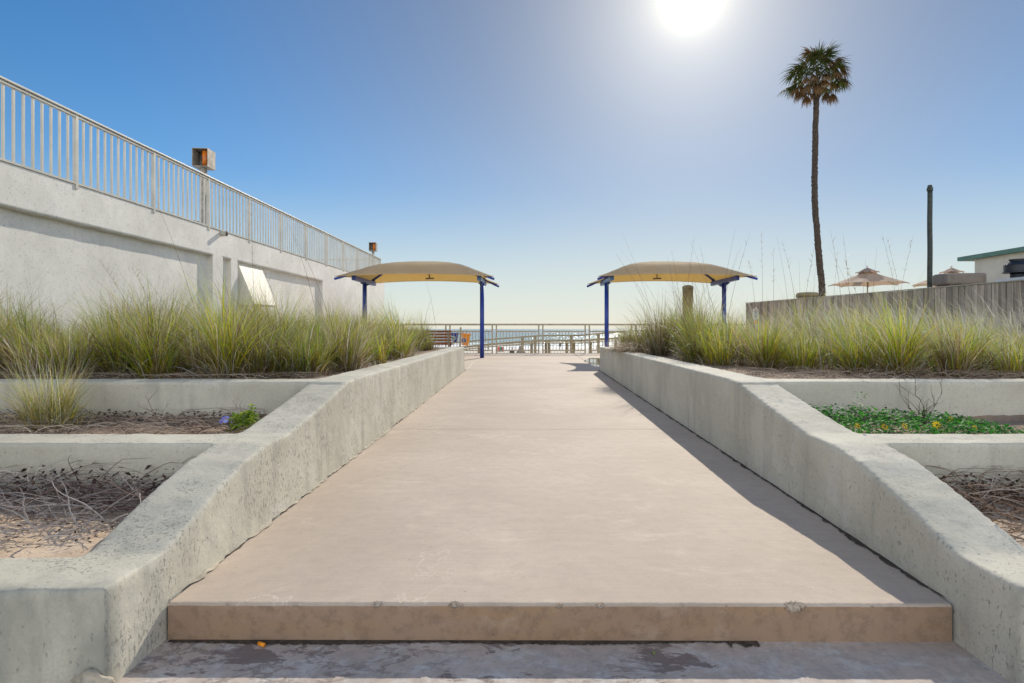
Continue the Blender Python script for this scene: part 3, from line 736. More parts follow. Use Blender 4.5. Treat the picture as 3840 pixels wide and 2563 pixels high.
def person(px, d, z, shirt, label):
    x = PX(px, d); s = 1.7
    P_ = {'pelvis': (0, 0, .53), 'chest': (0, 0, .74), 'neck': (0, 0, .84), 'head': (0, -.01, .93), 'hl': (-.055, 0, .5), 'kl': (-.07, -.03, .27), 'fl': (-.07, .02, .02), 'hr': (.055, 0, .5), 'kr': (.08, -.01, .27), 'fr': (.1, .03, .02),
          'sl': (-.11, 0, .8), 'el': (-.16, .02, .62), 'wl': (-.15, -.05, .47), 'sr': (.11, 0, .8), 'er': (.17, .02, .62), 'wr': (.16, -.05, .47)}
    R_ = {'pelvis': .085, 'chest': .1, 'neck': .035, 'head': .062, 'hl': .055, 'kl': .035, 'fl': .025, 'hr': .055, 'kr': .035, 'fr': .025, 'sl': .038, 'el': .026, 'wl': .018, 'sr': .038, 'er': .026, 'wr': .018}
    E = [('pelvis', 'chest'), ('chest', 'neck'), ('neck', 'head'), ('pelvis', 'hl'), ('hl', 'kl'), ('kl', 'fl'), ('pelvis', 'hr'), ('hr', 'kr'), ('kr', 'fr'), ('chest', 'sl'), ('sl', 'el'), ('el', 'wl'), ('chest', 'sr'), ('sr', 'er'), ('er', 'wr')]
    ks = list(P_); me = bpy.data.meshes.new('person'); me.from_pydata([tuple(c * s for c in P_[k]) for k in ks], [(ks.index(a), ks.index(b)) for a, b in E], [])
    o = bpy.data.objects.new('person', me); COL.objects.link(o); me.materials.append(shirt)
    o.modifiers.new('skin', 'SKIN')
    for i, k in enumerate(ks): me.skin_vertices[0].data[i].radius = (R_[k] * s, R_[k] * s * .8); me.skin_vertices[0].data[i].use_root = (i == 0)
    sb = o.modifiers.new('sub', 'SUBSURF'); sb.levels = 1; sb.render_levels = 1
    o.location = (x, d, z); tag(o, label, 'person', 'people on the beach')
person(2101, 108, -4.12, M['steel_dark'], 'person in dark clothes wading in the surf behind the walkover')
person(1831, 100, -4.0, M['greybox'], 'person in grey clothes at the water edge beside the near blue canopy post')

# round tan pillar behind the grass
pl = empty('round_pillar', (5.9, 20.5, DZ), 'round tan pillar with a domed cap rising behind the tall grass', 'pillar')
rr = random.Random(3); prof = []
for i in range(60):
    z = DZ + (2.42) * i / 59; prof.append((.185 + .006 * (i % 2) + .003 * rr.random(), z))
MB().lathe(prof, 5.9, 20.5, 28).build('shaft', M['tanstone'], pl, True)
MB().lathe([(.197, 1.452), (.200, 1.52), (.17, 1.575), (.10, 1.60), (.02, 1.605)], 5.9, 20.5, 28).build('cap', M['tanstone'], pl, True)

# ------------------------------------------------------------------ wooden fence
A_ = Vector((7.55, 19.3)); B_ = Vector((10.05, 4.3)); L_ = (B_ - A_).length; D_ = (B_ - A_).normalized(); Nn = Vector((-D_.y, D_.x))
wf = empty('wooden_fence', (7.55, 19.3, DZ), 'weathered grey vertical board fence running beside the right grass bed', 'fence')
nb = int(L_ / .139); verts = []; faces = []; tints = []; rr = random.Random(12)
for i in range(nb):
    a = A_ + D_ * (i * .139 + .008); c = A_ + D_ * (i * .139 + .131); dz = rr.uniform(-.006, .004); off = rr.uniform(-.004, .004); th = .02
    n0 = Nn * (off); n1 = Nn * (off + th); k = len(verts)
    for q in (a + n0, c + n0, c + n1, a + n1): verts.append((q.x, q.y, -1.0))
    for q in (a + n0, c + n0, c + n1, a + n1): verts.append((q.x, q.y, .875 + dz))
    faces += [tuple(j + k for j in f) for f in ((0, 3, 2, 1), (4, 5, 6, 7), (0, 1, 5, 4), (1, 2, 6, 5), (2, 3, 7, 6), (3, 0, 4, 7))]
    tints += [rr.choice((.62, .8, .95, 1.05, 1.25)) * rr.uniform(.9, 1.1)] * 8
mb = MB(); mb.add(verts, faces)
bo = mb.build('board_panel', M['wood'], wf)
at = bo.data.attributes.new('tint', 'FLOAT', 'POINT'); at.data.foreach_set('value', tints)
q0 = A_ + Nn * .01; q1 = B_ + Nn * .01
MB().bar((q0.x, q0.y, .888), (q1.x, q1.y, .888), .06, .02).build('cap_rail', M['wood_cap'], wf)
mb = MB()
side = Nn if (A_ + Nn).x > A_.x else -Nn
for h in (-.5, .3): 
    q0 = A_ + side * .05; q1 = B_ + side * .05; mb.bar((q0.x, q0.y, h), (q1.x, q1.y, h), .04, .09)
mb.build('back_rail', M['wood_cap'], wf)
M['gap_shade'] = m_wood('painted_gap_shade', (.05, .035, .028), (.09, .065, .05), (1, 1, .06), False)
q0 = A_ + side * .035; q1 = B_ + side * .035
MB().bar((q0.x, q0.y, -.07), (q1.x, q1.y, -.07), .012, 1.86).build('gap_shade_panel', M['gap_shade'], wf)  # dark panel added behind the boards, painting shade into the gaps
# notice sign on fence
sq = Vector((7.46, 18.7)); sg = empty('notice_sign', (PX(2833, 18.9), 18.55, -.3), 'small white notice sign with a pointed top near the far end of the wooden fence', 'sign')
sx0, sx1 = PX(2823, 18.5), PX(2844, 18.5); zt_, zb_ = PZ(1160, 18.5), PZ(1198, 18.5); xm = (sx0 + sx1) / 2
mb = MB().box(sx0, sx1, 18.50, 18.51, zb_, zt_); mb.add([(xm - .05, 18.5, zt_), (xm + .05, 18.5, zt_), (xm + .01, 18.5, zt_ + .09), (xm - .05, 18.51, zt_), (xm + .05, 18.51, zt_), (xm + .01, 18.51, zt_ + .09)], [(0, 1, 2), (5, 4, 3), (0, 3, 4, 1), (1, 4, 5, 2), (2, 5, 3, 0)])
mb.build('panel', M['white'], sg)
mb = MB()
for k, (w, mi) in enumerate([(.7, 0), (.6, 0), (.75, 1), (.7, 1), (.5, 0), (.75, 1), (.7, 1), (.72, 1), (.6, 0), (.7, 1), (.5, 1)]):
    zc = zt_ - .03 - k * .026; hw_ = (sx1 - sx0) * w / 2; mb.box(xm - hw_, xm + hw_, 18.495, 18.4995, zc - .005, zc + .005, mi)
mb.build('printed_lines', [M['coral'], M['teal']], sg)
MB().box(xm + .05, xm + .08, 18.512, 18.54, DZ, zt_ + .02).build('stake', M['galv'], sg)
MB().box(xm - .03, xm + .05, 18.50, 18.51, zb_ - .16, zb_ - .04).build('yellow_tag', M['pot_orange'], sg)

# ------------------------------------------------------------------ restaurant side, right
tag(MB().box(10.3, 60, -10, 22.3, -1.3, -1.0).build('patio', M['ramp']), kind='structure')
tag(MB().box(8.3, 10.3, 4, 13.3, -1.3, -1.001).build('patio_edge', M['ramp']), kind='structure')
rb = empty('cream_building', (12, 15, -1.0), 'cream rendered building with a green roof edge behind the wooden fence', 'building')
MB().box(12, 26, -4, 15, -1.0, 1.86).build('wall', M['cream'], rb)
MB().box(11.88, 26.4, -4.4, 15.45, 1.862, 1.97).build('roof', M['green_trim'], rb)
sh = empty('low_shed', (10, 10, -1.0), 'low white-roofed shed just behind the right end of the fence', 'shed')
MB().box(9.45, 11.6, 7.2, 11.15, -1.0, .92).build('wall', M['cream'], sh)
MB().box(9.36, 11.7, 7.1, 11.2, .922, .985).build('roof', M['white'], sh)
vx, vy = 9.60, 10.95
ve = empty('exhaust_vent', (vx, vy, .985), 'black round kitchen exhaust vent with a conical hood on the shed roof', 'vent')
MB().lathe([(.115, .985), (.115, 1.10)], vx, vy, 28).build('duct', M['black'], ve, True)
MB().lathe([(.235, 1.095), (.235, 1.11), (.215, 1.12), (.215, 1.24), (.225, 1.245), (.13, 1.325), (.13, 1.335), (.14, 1.34), (.14, 1.36), (.12, 1.362)], vx, vy, 32).build('hood', M['black'], ve)
# grey box and tan bin lid
e = empty('equipment_box', (PX(3604, 12.6), 12.6, -1.0), 'taupe round-cornered metal box top showing above the fence beside the dark pole', 'box')
x0, x1 = PX(3529, 12.6), PX(3676, 12.6); zt = PZ(1027, 12.6)
o = MB().box(x0, x1, 12.4, 12.9, zt - .26, zt).build('hood', M['greybox'], e, bevel=.045)
MB().box(x0 + .1, x1 - .1, 12.45, 12.85, -1.0, zt - .261).build('body', M['greybox'], e)
e = empty('trash_bin', (PX(3027, 17.2), 17.2, -1.0), 'tan round bin with a domed lid peeking over the fence beside the palm trunk', 'bin')
x = PX(3027, 17.2); MB().lathe([(.27, -1.0), (.30, .98)], x, 17.2, 24).build('body', M['tanstone'], e, True)
MB().lathe([(.32, .985), (.32, 1.06), (.28, 1.11), (.05, 1.13)], x, 17.2, 24).build('lid', M['tanstone'], e, True)
# dark pole
px_, py_ = PX(3487, 13.2), 13.2; e = empty('dark_pole', (px_, py_, -1.0), 'tall dark green pole with a small cap rising behind the fence', 'pole')
n = 30; mb = MB().tube([(px_ + .003 * math.sin(i * .7), py_, -1.0 + (4.25) * i / n) for i in range(n + 1)], [.056 - .004 * i / n for i in range(n + 1)], 14); mb.build('shaft', M['pole_dark'], e, True)
zt = 3.25; MB().lathe([(.065, zt), (.065, zt + .07), (.05, zt + .08), (.05, zt + .12), (.03, zt + .14)], px_, py_, 14).build('cap', M['pole_dark'], e)
# umbrellas
def umbrella(px, d, label, rotz):
    x = PX(px, d); zt = PZ(1014, d); ze = PZ(1068, d); e = empty('patio_umbrella', (x, d, -1.0), label, 'umbrella', 'patio umbrellas behind the fence')
    r = 1.36; n = 8; seg = 6; vs = [(x, d, zt)]; fs = []
    K = n * seg
    for ring in range(1, 9):
        t = ring / 8
        for k in range(K):
            a = 2 * math.pi * k / K + rotz; w = (k % seg) / seg; sag = math.sin(math.pi * w)
            rr_ = r * t * (math.cos(math.pi / n) / math.cos(((k % seg) / seg - .5) * 2 * math.pi / n)) * (1 - .05 * sag * t)
            z = zt + (ze - zt) * (t ** .88) - .035 * math.sin(math.pi * t) * sag + .03 * sag * t * t
            vs.append((x + rr_ * math.cos(a), d + rr_ * math.sin(a), z))
    for k in range(K): fs.append((0, 1 + k, 1 + (k + 1) % K))
    for ring in range(7):
        for k in range(K): fs.append((1 + ring * K + k, 1 + ring * K + (k + 1) % K, 1 + (ring + 1) * K + (k + 1) % K, 1 + (ring + 1) * K + k))
    MB().add(vs, fs).build('fabric_roof', M['umb'], e, True)
    vs = [(x, d, zt + .10)]; K = 48
    for ring in (1, 2, 3):
        for k in range(K):
            a = 2 * math.pi * k / K + rotz; t = ring / 3; sag = abs(math.sin(4 * a - 4 * rotz))
            vs.append((x + .40 * t * math.cos(a), d + .40 * t * math.sin(a), zt + .10 - .22 * t ** 1.2 + (.05 * sag if ring == 3 else 0)))
    fs = [(0, 1 + k, 1 + (k + 1) % K) for k in range(K)]
    for ring in range(2):
        for k in range(K): fs.append((1 + ring * K + k, 1 + ring * K + (k + 1) % K, 1 + (ring + 1) * K + (k + 1) % K, 1 + (ring + 1) * K + k))
    MB().add(vs, fs).build('vent_cap', M['umb'], e, True)
    MB().tube([(x, d, -1), (x, d, zt + .09)], .022, 10).build('pole', M['wood_tan'], e, True)
    MB().lathe([(.012, zt + .09), (.022, zt + .105), (.045, zt + .13), (.045, zt + .155), (.02, zt + .19)], x, d, 14).build('finial', M['white'], e, True)
    mb = MB()
    for k in range(8):
        a = 2 * math.pi * k / 8 + rotz; mb.tube([(x + .03 * math.cos(a), d + .03 * math.sin(a), zt - .08), (x + r * .98 * math.cos(a), d + r * .98 * math.sin(a), ze - .015)], .01, 6)
    mb.build('rib_frame', M['wood_tan'], e)
umbrella(3253, 21.4, 'tan patio umbrella in full view between the palm trunk and the dark pole', R(12))
umbrella(3568, 21.6, 'tan patio umbrella partly hidden behind the taupe box and dark pole', R(30))

# ------------------------------------------------------------------ palm
def palm():
    d = 30.0; tp = [(3083, 1108), (3082, 1060), (3075, 1008), (3068, 930), (3063, 855), (3058, 800), (3055, 753), (3054, 680), (3056, 600), (3057, 514), (3060, 419), (3062, 355), (3064, 318)]
    pts = [(PX(a, d), d, PZ(b, d)) for a, b in tp]; pts = [(pts[0][0] + .25, d, -1.0), (pts[0][0] + .12, d, .4)] + pts
    e = empty('palm_tree', pts[0], 'tall slender cabbage palm with a round shaggy crown beyond the wooden fence', 'palm tree')
    # densify with bumps
    P_ = []; Rr = []; rr = random.Random(2)
    for a, b in zip(pts[:-1], pts[1:]):
        for k in range(10):
            t = k / 10; P_.append(tuple(a[i] + (b[i] - a[i]) * t + (rr.uniform(-.012, .012) if i < 2 else 0) for i in range(3)))
            z = P_[-1][2]; Rr.append((.168 - .0022 * (z + 1)) * (1 + .06 * ((len(P_)) % 2)) + rr.uniform(-.008, .008) + (.04 if z > 12.4 else 0) + max(0, .06 - (z + 1) * .06))
    P_.append(pts[-1]); Rr.append(.2)
    MB().tube(P_, Rr, 14).build('trunk', M['bark'], e, False)
    top = Vector((pts[-1][0] + .02, d, 13.38)); V = []; Fc = []; C = []
    def rib(p, dirs, L, w0, droop, col, seg=5, side=None):
        s = side.normalized(); k0 = len(V); pos = p.copy(); dd = dirs.normalized()
        for i in range(seg + 1):
            w = w0 * (1 - (i / seg) ** 2.0) + .002
            if i == 0: w = w0 * .35
            V.append(pos - s * w); V.append(pos + s * w); C.extend([col, col])
            if i < seg:
                dd = (dd + Vector((0, 0, -1)) * droop / seg).normalized(); pos = pos + dd * (L / seg)
                k = k0 + 2 * i; Fc.append((k, k + 1, k + 3, k + 2))
    rr = random.Random(41)
    nfr = 66
    for i in range(nfr):
        t = (i + .5) / nfr; el = R(86 - 128 * t ** .95) + rr.uniform(-.1, .1); az = i * 2.39996 + rr.uniform(-.2, .2)
        if rr.random() < (.5 if el < R(-26) else .02): continue
        dead = rr.random() < (.9 if el < R(-10) else (.5 if el < R(12) else .10))
        dr = Vector((math.cos(az) * math.cos(el), math.sin(az) * math.cos(el), math.sin(el)))
        pet = rr.uniform(.75, 1.1) * (.85 if el < R(-20) else 1); pos = top + Vector((0, 0, rr.uniform(-.12, .22))) + Vector((dr.x, dr.y, 0)) * .1
        pp = [pos]; dd = dr.copy()
        for k in range(4):
            dd = (dd + Vector((0, 0, -.07))).normalized(); pp.append(pp[-1] + dd * pet / 4)
        g = rr.random()
        colg = (.06 + .04 * g, .085 + .04 * g, .02) if not dead else (.16 + .07 * g, .095 + .04 * g, .05)
        side = dd.cross(Vector((0, 0, 1)));
        if side.length < .1: side = Vector((math.sin(az), -math.cos(az), 0))
        side.normalize(); nrm_ = side.cross(dd).normalized()
        for k in range(4):
            w = .018; k0 = len(V)
            V.extend([pp[k] - side * w, pp[k] + side * w, pp[k + 1] + side * w, pp[k + 1] - side * w]); C.extend([(.10, .10, .04)] * 4); Fc.append((k0, k0 + 1, k0 + 2, k0 + 3))
        nl = 34
        for j in range(nl):
            a = R(-112 + 224 * j / (nl - 1)) + rr.uniform(-.03, .03)
            ld = dd * math.cos(a) + side * math.sin(a) + nrm_ * (-.30 * abs(math.sin(a)) - .1) + nrm_ * rr.uniform(-.16, .16)
            base = pp[-1] + dd * (.18 * math.cos(a * .5)) * (1 if abs(a) < 1.4 else 0)
            L = (.86 - .22 * abs(a) / 2) * rr.uniform(.75, 1.12) * (.8 if dead else 1)
            cc = colg if rr.random() > .15 else (.14, .10, .05)
            rib(base, ld, L, .027, (.75 if not dead else 1.25) + rr.uniform(-.1, .3), cc, 4, ld.cross(nrm_) if ld.cross(nrm_).length > .01 else side)
    for i in range(60):    # old leaf bases
        a = rr.uniform(0, 6.28); z = rr.uniform(-.75, .1); b = top + Vector((math.cos(a) * .2, math.sin(a) * .2, z))
        rib(b, Vector((math.cos(a), math.sin(a), 1.2)), rr.uniform(.15, .45), .035, -.1, (.13, .09, .055), 3, Vector((-math.sin(a), math.cos(a), 0)))
    me = np_mesh('crown', np.array([tuple(p - e.location) for p in V]), np.array(Fc), np.array(C)); me.materials.append(M['palm_leaf'])
    o = bpy.data.objects.new('crown', me); COL.objects.link(o); o.parent = e
palm()

# ------------------------------------------------------------------ grasses
def blades(root, az, lean, L, curve, w0, col_a, col_b, seg=6, side_j=None):
    """root (n,3), az heading, lean from vertical (rad), curve extra bend (rad) along the blade; returns v, f, c"""
    n = len(root); k = seg + 1
    t = np.linspace(0, 1, k)[None, :]
    th = lean[:, None] + curve[:, None] * t ** 1.5
    ds = (L / seg)[:, None]
    hx = np.sin(th) * ds; hz = np.cos(th) * ds
    hx = np.concatenate([np.zeros((n, 1)), np.cumsum(hx[:, :-1], 1)], 1); hz = np.concatenate([np.zeros((n, 1)), np.cumsum(hz[:, :-1], 1)], 1)
    swirl = rng.normal(0, .25, n)[:, None] * t
    ca = np.cos(az[:, None] + swirl); sa = np.sin(az[:, None] + swirl)
    P_ = np.stack([root[:, 0:1] + hx * ca, root[:, 1:2] + hx * sa, root[:, 2:3] + hz], -1)
    sd = az + np.pi / 2 + rng.normal(0, .6, n)
    s = np.stack([np.cos(sd), np.sin(sd), rng.normal(0, .25, n)], -1)[:, None, :]
    w = (w0[:, None] * (1 - t ** 1.6 * .93))[..., None] / 2
    A = P_ - s * w; B = P_ + s * w
    v = np.stack([A, B], 2).reshape(-1, 3)
    i = np.arange(n)[:, None] * (2 * k); j = np.arange(seg)[None, :] * 2; b0 = (i + j).ravel()
    f = np.stack([b0, b0 + 1, b0 + 3, b0 + 2], -1)
    tt = np.repeat(t, n, 0)[..., None]
    c = col_a[:, None, :] * (1 - tt) + col_b[:, None, :] * tt
    c = np.repeat(c[:, :, None, :], 2, 2).reshape(-1, 3)
    return v, f, c
class Grass:
    def __init__(s): s.V = []; s.F = []; s.C = []; s.n = 0
    def add(s, v, f, c): s.V.append(v); s.F.append(f + s.n); s.C.append(c); s.n += len(v)
    def obj(s, name, mat, loc=(0, 0, 0)):
        me = np_mesh(name, np.concatenate(s.V) - np.array(loc), np.concatenate(s.F), np.concatenate(s.C)); me.materials.append(mat)
        o = bpy.data.objects.new(name, me); COL.objects.link(o); o.location = loc; return o
PAL = dict(gold=np.array([[.62, .44, .19], [.52, .38, .16], [.72, .58, .32]]), lime=np.array([[.34, .50, .03], [.20, .42, .03], [.42, .50, .05]]), green=np.array([[.32, .40, .025], [.18, .27, .025], [.40, .42, .04], [.46, .43, .08]]), dry=np.array([[.40, .30, .17], [.30, .20, .11], [.50, .41, .26], [.20, .13, .08]]), pale=np.array([[.62, .58, .46], [.50, .48, .34], [.70, .68, .58]]))
GAIN = 1.1
def pick(p, n): return np.minimum(PAL[p][rng.integers(0, len(PAL[p]), n)] * rng.uniform(.55, 1.5, (n, 1)) * GAIN, .85)
def clump(G, x, y, z, h, r, n, mixw=(.6, .3, .1), wind=.25, wisps=.16, lime=.5, bw=.005):
    def roots(m, rad=r):
        a = rng.uniform(0, 2 * np.pi, m); q = rad * np.sqrt(rng.uniform(0, 1, m)); return np.stack([x + q * np.cos(a), y + q * np.sin(a), np.full(m, z)], -1), a
    # body
    m = n; ro, a = roots(m); az = a + rng.normal(0, .9, m)
    kinds = rng.choice(4, m, p=[mixw[0] * (1 - lime), mixw[1], mixw[2], mixw[0] * lime])
    ca = np.select([(kinds == 0)[:, None], (kinds == 1)[:, None], (kinds == 2)[:, None]], [pick('green', m), pick('dry', m), pick('pale', m)], pick('lime', m))
    gr = ((kinds == 0) | (kinds == 3))[:, None]
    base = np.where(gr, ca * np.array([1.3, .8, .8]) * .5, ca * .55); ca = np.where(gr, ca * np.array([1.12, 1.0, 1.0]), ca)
    L = h * np.where(rng.random(m) < .45, rng.uniform(.85, 1.4, m), rng.uniform(.35, 1.0, m)); lean = np.abs(rng.normal(.10, .30, m)) + .02; cv = np.abs(rng.normal(.8, .75, m))
    dx = np.cos(az) * np.sin(lean + .3) - wind; dy = np.sin(az) * np.sin(lean + .3) - wind * .2; az2 = np.arctan2(dy, dx)
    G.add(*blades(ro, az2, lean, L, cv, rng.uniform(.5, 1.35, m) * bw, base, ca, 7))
    # low dry thatch
    m = int(n * .45); ro, a = roots(m, r * 1.7); az = a + rng.normal(0, .8, m); c = np.where((rng.random(m) < .3)[:, None], pick('pale', m), pick('dry', m))
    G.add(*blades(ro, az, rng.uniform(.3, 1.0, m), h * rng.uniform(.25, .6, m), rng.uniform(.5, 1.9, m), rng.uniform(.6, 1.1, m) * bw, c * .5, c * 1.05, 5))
    # fine wisps
    m = int(n * wisps)
    if m:
        ro, a = roots(m); c = np.where((rng.random(m) < .6)[:, None], pick('pale', m), pick('green', m)) * .85
        az = np.arctan2(np.sin(a) * .4 + .05, np.cos(a) * .5 - wind * 2)
        G.add(*blades(ro, az, np.abs(rng.normal(.08, .12, m)), h * rng.uniform(1.1, 1.8, m), np.abs(rng.normal(.9, .5, m)), np.full(m, .0024), c * .7, c, 8))
def fill(G, x0, x1, y0, y1, z, spacing, hfun, nb, keep=None, **kw):
    pts = []; tries = 0
    while tries < 9000:
        tries += 1; x = rng.uniform(x0, x1); y = rng.uniform(y0, y1); sp = spacing * (.75 + .1 * max(0, y - 5))
        if keep and not keep(x, y): continue
        if all((x - a) ** 2 + (y - b) ** 2 > sp * sp for a, b in pts): pts.append((x, y))
    global GAIN
    g0 = GAIN
    for x, y in pts:
        GAIN = g0 * rng.uniform(.68, 1.30) * (.72 if 0 < x / y < .34 else 1)
        dens = 1.0 if y < 7 else (.75 if y < 9.5 else .55)
        h = hfun(x, y) * rng.uniform(.62, 1.24); g = rng.random(); kw['wind'] = .3 * rng.uniform(-.9, 2.0)
        mw = (.74, .22, .04) if g < .6 else ((.55, .38, .07) if g < .87 else (.32, .56, .12))
        clump(G, x, y, z, h, rng.uniform(.09, .19), int(nb * dens * rng.uniform(.8, 1.2)), mw, **{**kw, 'bw': .0072 if y < 7 else (.0085 if y < 9.5 else .0095)})
    GAIN = g0
    return pts
def tangle(G, x0, x1, y0, y1, z, m, hf, keep=None):
    xs = rng.uniform(x0, x1, m); ys = y0 + (y1 - y0) * rng.random(m) ** 1.35
    if keep: k = np.array([keep(a, b) for a, b in zip(xs, ys)]); xs = xs[k]; ys = ys[k]; m = len(xs)
    hh = np.array([hf(a, b) for a, b in zip(xs, ys)])
    q = rng.random(m); c = np.where((q < .42)[:, None], pick('green', m), np.where((q < .5)[:, None], pick('lime', m), np.where((q < .9)[:, None], pick('dry', m), pick('pale', m))))
    ro = np.stack([xs, ys, np.full(m, z) + rng.uniform(0, .12, m)], -1)
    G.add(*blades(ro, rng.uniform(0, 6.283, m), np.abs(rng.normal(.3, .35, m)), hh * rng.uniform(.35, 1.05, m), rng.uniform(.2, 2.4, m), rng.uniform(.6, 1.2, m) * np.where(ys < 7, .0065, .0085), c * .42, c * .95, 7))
def culm(G, px0, py0, px1, py1, d, heads=True, w=.005):
    n = 1; x0, z0 = PX(px0, d), PZ(py0, d); x1, z1 = PX(px1, d), PZ(py1, d); seg = 14
    V = []; c = np.array([.16, .115, .075])
    root = np.array([x0, d, z0]); tip = np.array([x1, d - .1, z1]); bend = (x1 - x0) * .25
    P_ = [root * (1 - t) + tip * t + np.array([-bend * math.sin(math.pi * t) * .35, 0, 0]) for t in np.linspace(0, 1, seg + 1)]
    for i, p in enumerate(P_):
        ww = w * (1 - .75 * i / seg) / 2; V += [p - np.array([ww, 0, 0]), p + np.array([ww, 0, 0])]
    f = np.array([(2 * i, 2 * i + 1, 2 * i + 3, 2 * i + 2) for i in range(seg)]); G.add(np.array(V), f, np.tile(c, (len(V), 1)))
    V = [v + np.array([0, ww, 0]) for v in V]; V2 = []
    for i, p in enumerate(P_):
        ww = w * (1 - .75 * i / seg) / 2; V2 += [p - np.array([0, ww, 0]), p + np.array([0, ww, 0])]
    G.add(np.array(V2), f, np.tile(c, (len(V2), 1)))
    if heads:
        m = 14; idx = rng.integers(int(seg * .55), seg, m); ro = np.array([P_[i] for i in idx]); az = rng.uniform(0, 6.28, m)
        cc = np.tile(np.array([[.42, .33, .2]]), (m, 1)); G.add(*blades(ro, az, rng.uniform(.3, .9, m), rng.uniform(.04, .12, m), rng.uniform(.3, 1.8, m), np.full(m, .004), cc, cc, 4))
# left bed
G = Grass()
def hl(x, y):
    base = .64 + .07 * math.sin(x * 2.1 + 1) + .04 * math.sin(y * 1.7)
    if x > -2.6: base *= .80
    q = x / y
    return (base + (.05 if y > 7 else 0)) * (1 - .38 * math.exp(-((q + .82) / .045) ** 2) - .22 * math.exp(-((q + .60) / .03) ** 2) + .10 * math.exp(-((q + .70) / .05) ** 2) + .08 * math.exp(-((q + .48) / .06) ** 2))
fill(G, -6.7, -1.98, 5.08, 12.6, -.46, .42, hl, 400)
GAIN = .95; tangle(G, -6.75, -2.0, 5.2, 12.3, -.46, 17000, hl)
for (a, b, c, d_, e_) in [(735, 1180, 590, 725, 5.9), (955, 1240, 957, 745, 6.3), (1235, 1200, 1110, 880, 8.5), (1180, 1150, 1095, 850, 8.3), (590, 1200, 515, 1000, 5.6), (640, 1180, 520, 990, 5.8), (1635, 1230, 1600, 1050, 11.5), (1590, 1220, 1625, 1110, 11), (850, 1150, 690, 1010, 6.5), (500, 1190, 395, 975, 5.7), (880, 1190, 830, 990, 6.4), (1045, 1180, 1000, 1010, 7.0)]:
    culm(G, a, b, c, d_, e_, heads=rng.random() < .5, w=.0048 if e_ < 7 else .006)
    culm(G, a, b + 150, a, b, e_, False, .006)
tag(G.obj('grass', M['blades']), 'dense green and straw cordgrass filling the left upper bed before the white building', None, None, 'stuff')
# right bed
G = Grass(); GAIN = 1.3
def hr(x, y):
    k = (x / y)
    h = .62
    if y > 8.5 and x < 4.6: h = .86
    if x > 3 and y < 8.5: h = .49 + .06 * math.sin(x * 2)
    if x < 2.6 and y > 11: h = .62
    return h * (1 - .40 * math.exp(-((k - .40) / .04) ** 2) + .12 * math.exp(-((k - .62) / .10) ** 2) - .34 * (1 / (1 + math.exp(-(k - .80) / .04))))
def keepr(x, y):
    if x < 2.25 + .0 and y < 10: return False
    if y < 5.3 + max(0, 3.4 - x) * 1.6: return False
    xf = 9.06 + (10.2 - y) * .1667
    return x < xf - .25
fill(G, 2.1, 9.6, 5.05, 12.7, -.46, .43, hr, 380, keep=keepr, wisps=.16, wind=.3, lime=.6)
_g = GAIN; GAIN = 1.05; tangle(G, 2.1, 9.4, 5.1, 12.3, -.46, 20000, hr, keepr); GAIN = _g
# silvery arching wisps combed to the left
m = 3400; xs = rng.uniform(2.9, 8.4, m); ys = rng.uniform(5.3, 9.5, m); ro = np.stack([xs, ys, np.full(m, -.3) + rng.uniform(0, .42, m)], -1)
c = pick('pale', m); G.add(*blades(ro, np.pi * .93 + rng.normal(0, .5, m), rng.uniform(.2, .7, m), rng.uniform(.25, .6, m), rng.uniform(.7, 1.7, m), np.full(m, .0034), c * .75, c * .9, 7))
for i in range(20):
    b = rng.uniform(2440, 2720); t_x = b - rng.uniform(10, 190) if rng.random() < .75 else b + rng.uniform(20, 90); culm(G, b, 1240, t_x, rng.uniform(860, 1060), rng.uniform(10.5, 12.3), rng.random() < .4, .0062)
for (a, c_, d_) in [(2860, 2840, 870), (2835, 2800, 980), (2700, 2745, 860), (2730, 2800, 880), (2960, 2895, 890), (2990, 2915, 905), (3000, 2985, 975), (3045, 3040, 1000), (3160, 3090, 870), (3190, 3150, 880), (3215, 3100, 930), (3230, 3160, 985), (3370, 3295, 885), (3385, 3300, 890), (3360, 3405, 890), (3230, 3225, 975), (3265, 3265, 930), (2900, 2895, 930), (3010, 3035, 930), (3120, 3130, 950)]:
    culm(G, a, 1190, c_ + rng.uniform(-8, 8), d_, rng.uniform(6.5, 9.0), rng.random() < .5, .0045); culm(G, a, 1300, a, 1190, 8, False, .005)
tag(G.obj('grass', M['blades']), 'sunlit grass with silvery wisps and tall stalks filling the right upper bed by the wooden fence', None, None, 'stuff')
GAIN = 1.35
# single clumps that stand apart
def single(name, x, y, z, h, r, n, mw, label, **kw):
    G = Grass(); clump(G, x, y, z, h, r, n, mw, **kw); o = G.obj(name, M['blades'], (x, y, z)); return tag(o, label, 'grass clump')
_d = PAL['dry']; PAL['dry'] = PAL['gold']
single('grass_clump', -3.42, 4.02, -.71, .37, .13, 800, (.30, .54, .16), 'blond bunch of dry grass standing alone in the left middle planter', wind=.05, wisps=.25, bw=.0045)
PAL['dry'] = _d
single('grass_clump', 2.72, 6.4, -.46, .36, .05, 90, (.9, .05, .05), 'small bright green tuft beside the right ramp wall', wind=0, wisps=.0)
G = Grass(); m = 620; xs = rng.normal(1.93, .13, m); ys = rng.normal(10.35, .28, m); ro = np.stack([xs, ys, np.full(m, -.43)], -1)
c = pick('dry', m) * .65
G.add(*blades(ro, np.pi + rng.normal(0, .9, m), rng.uniform(.6, 1.3, m), rng.uniform(.25, .62, m), rng.uniform(1.2, 2.1, m), np.full(m, .006), c * .8, c, 8))
tag(G.obj('dry_grass_clump', M['blades'], (1.93, 10.35, -.43)), 'brown withered grass hanging over the far end of the right ramp wall', 'grass clump')

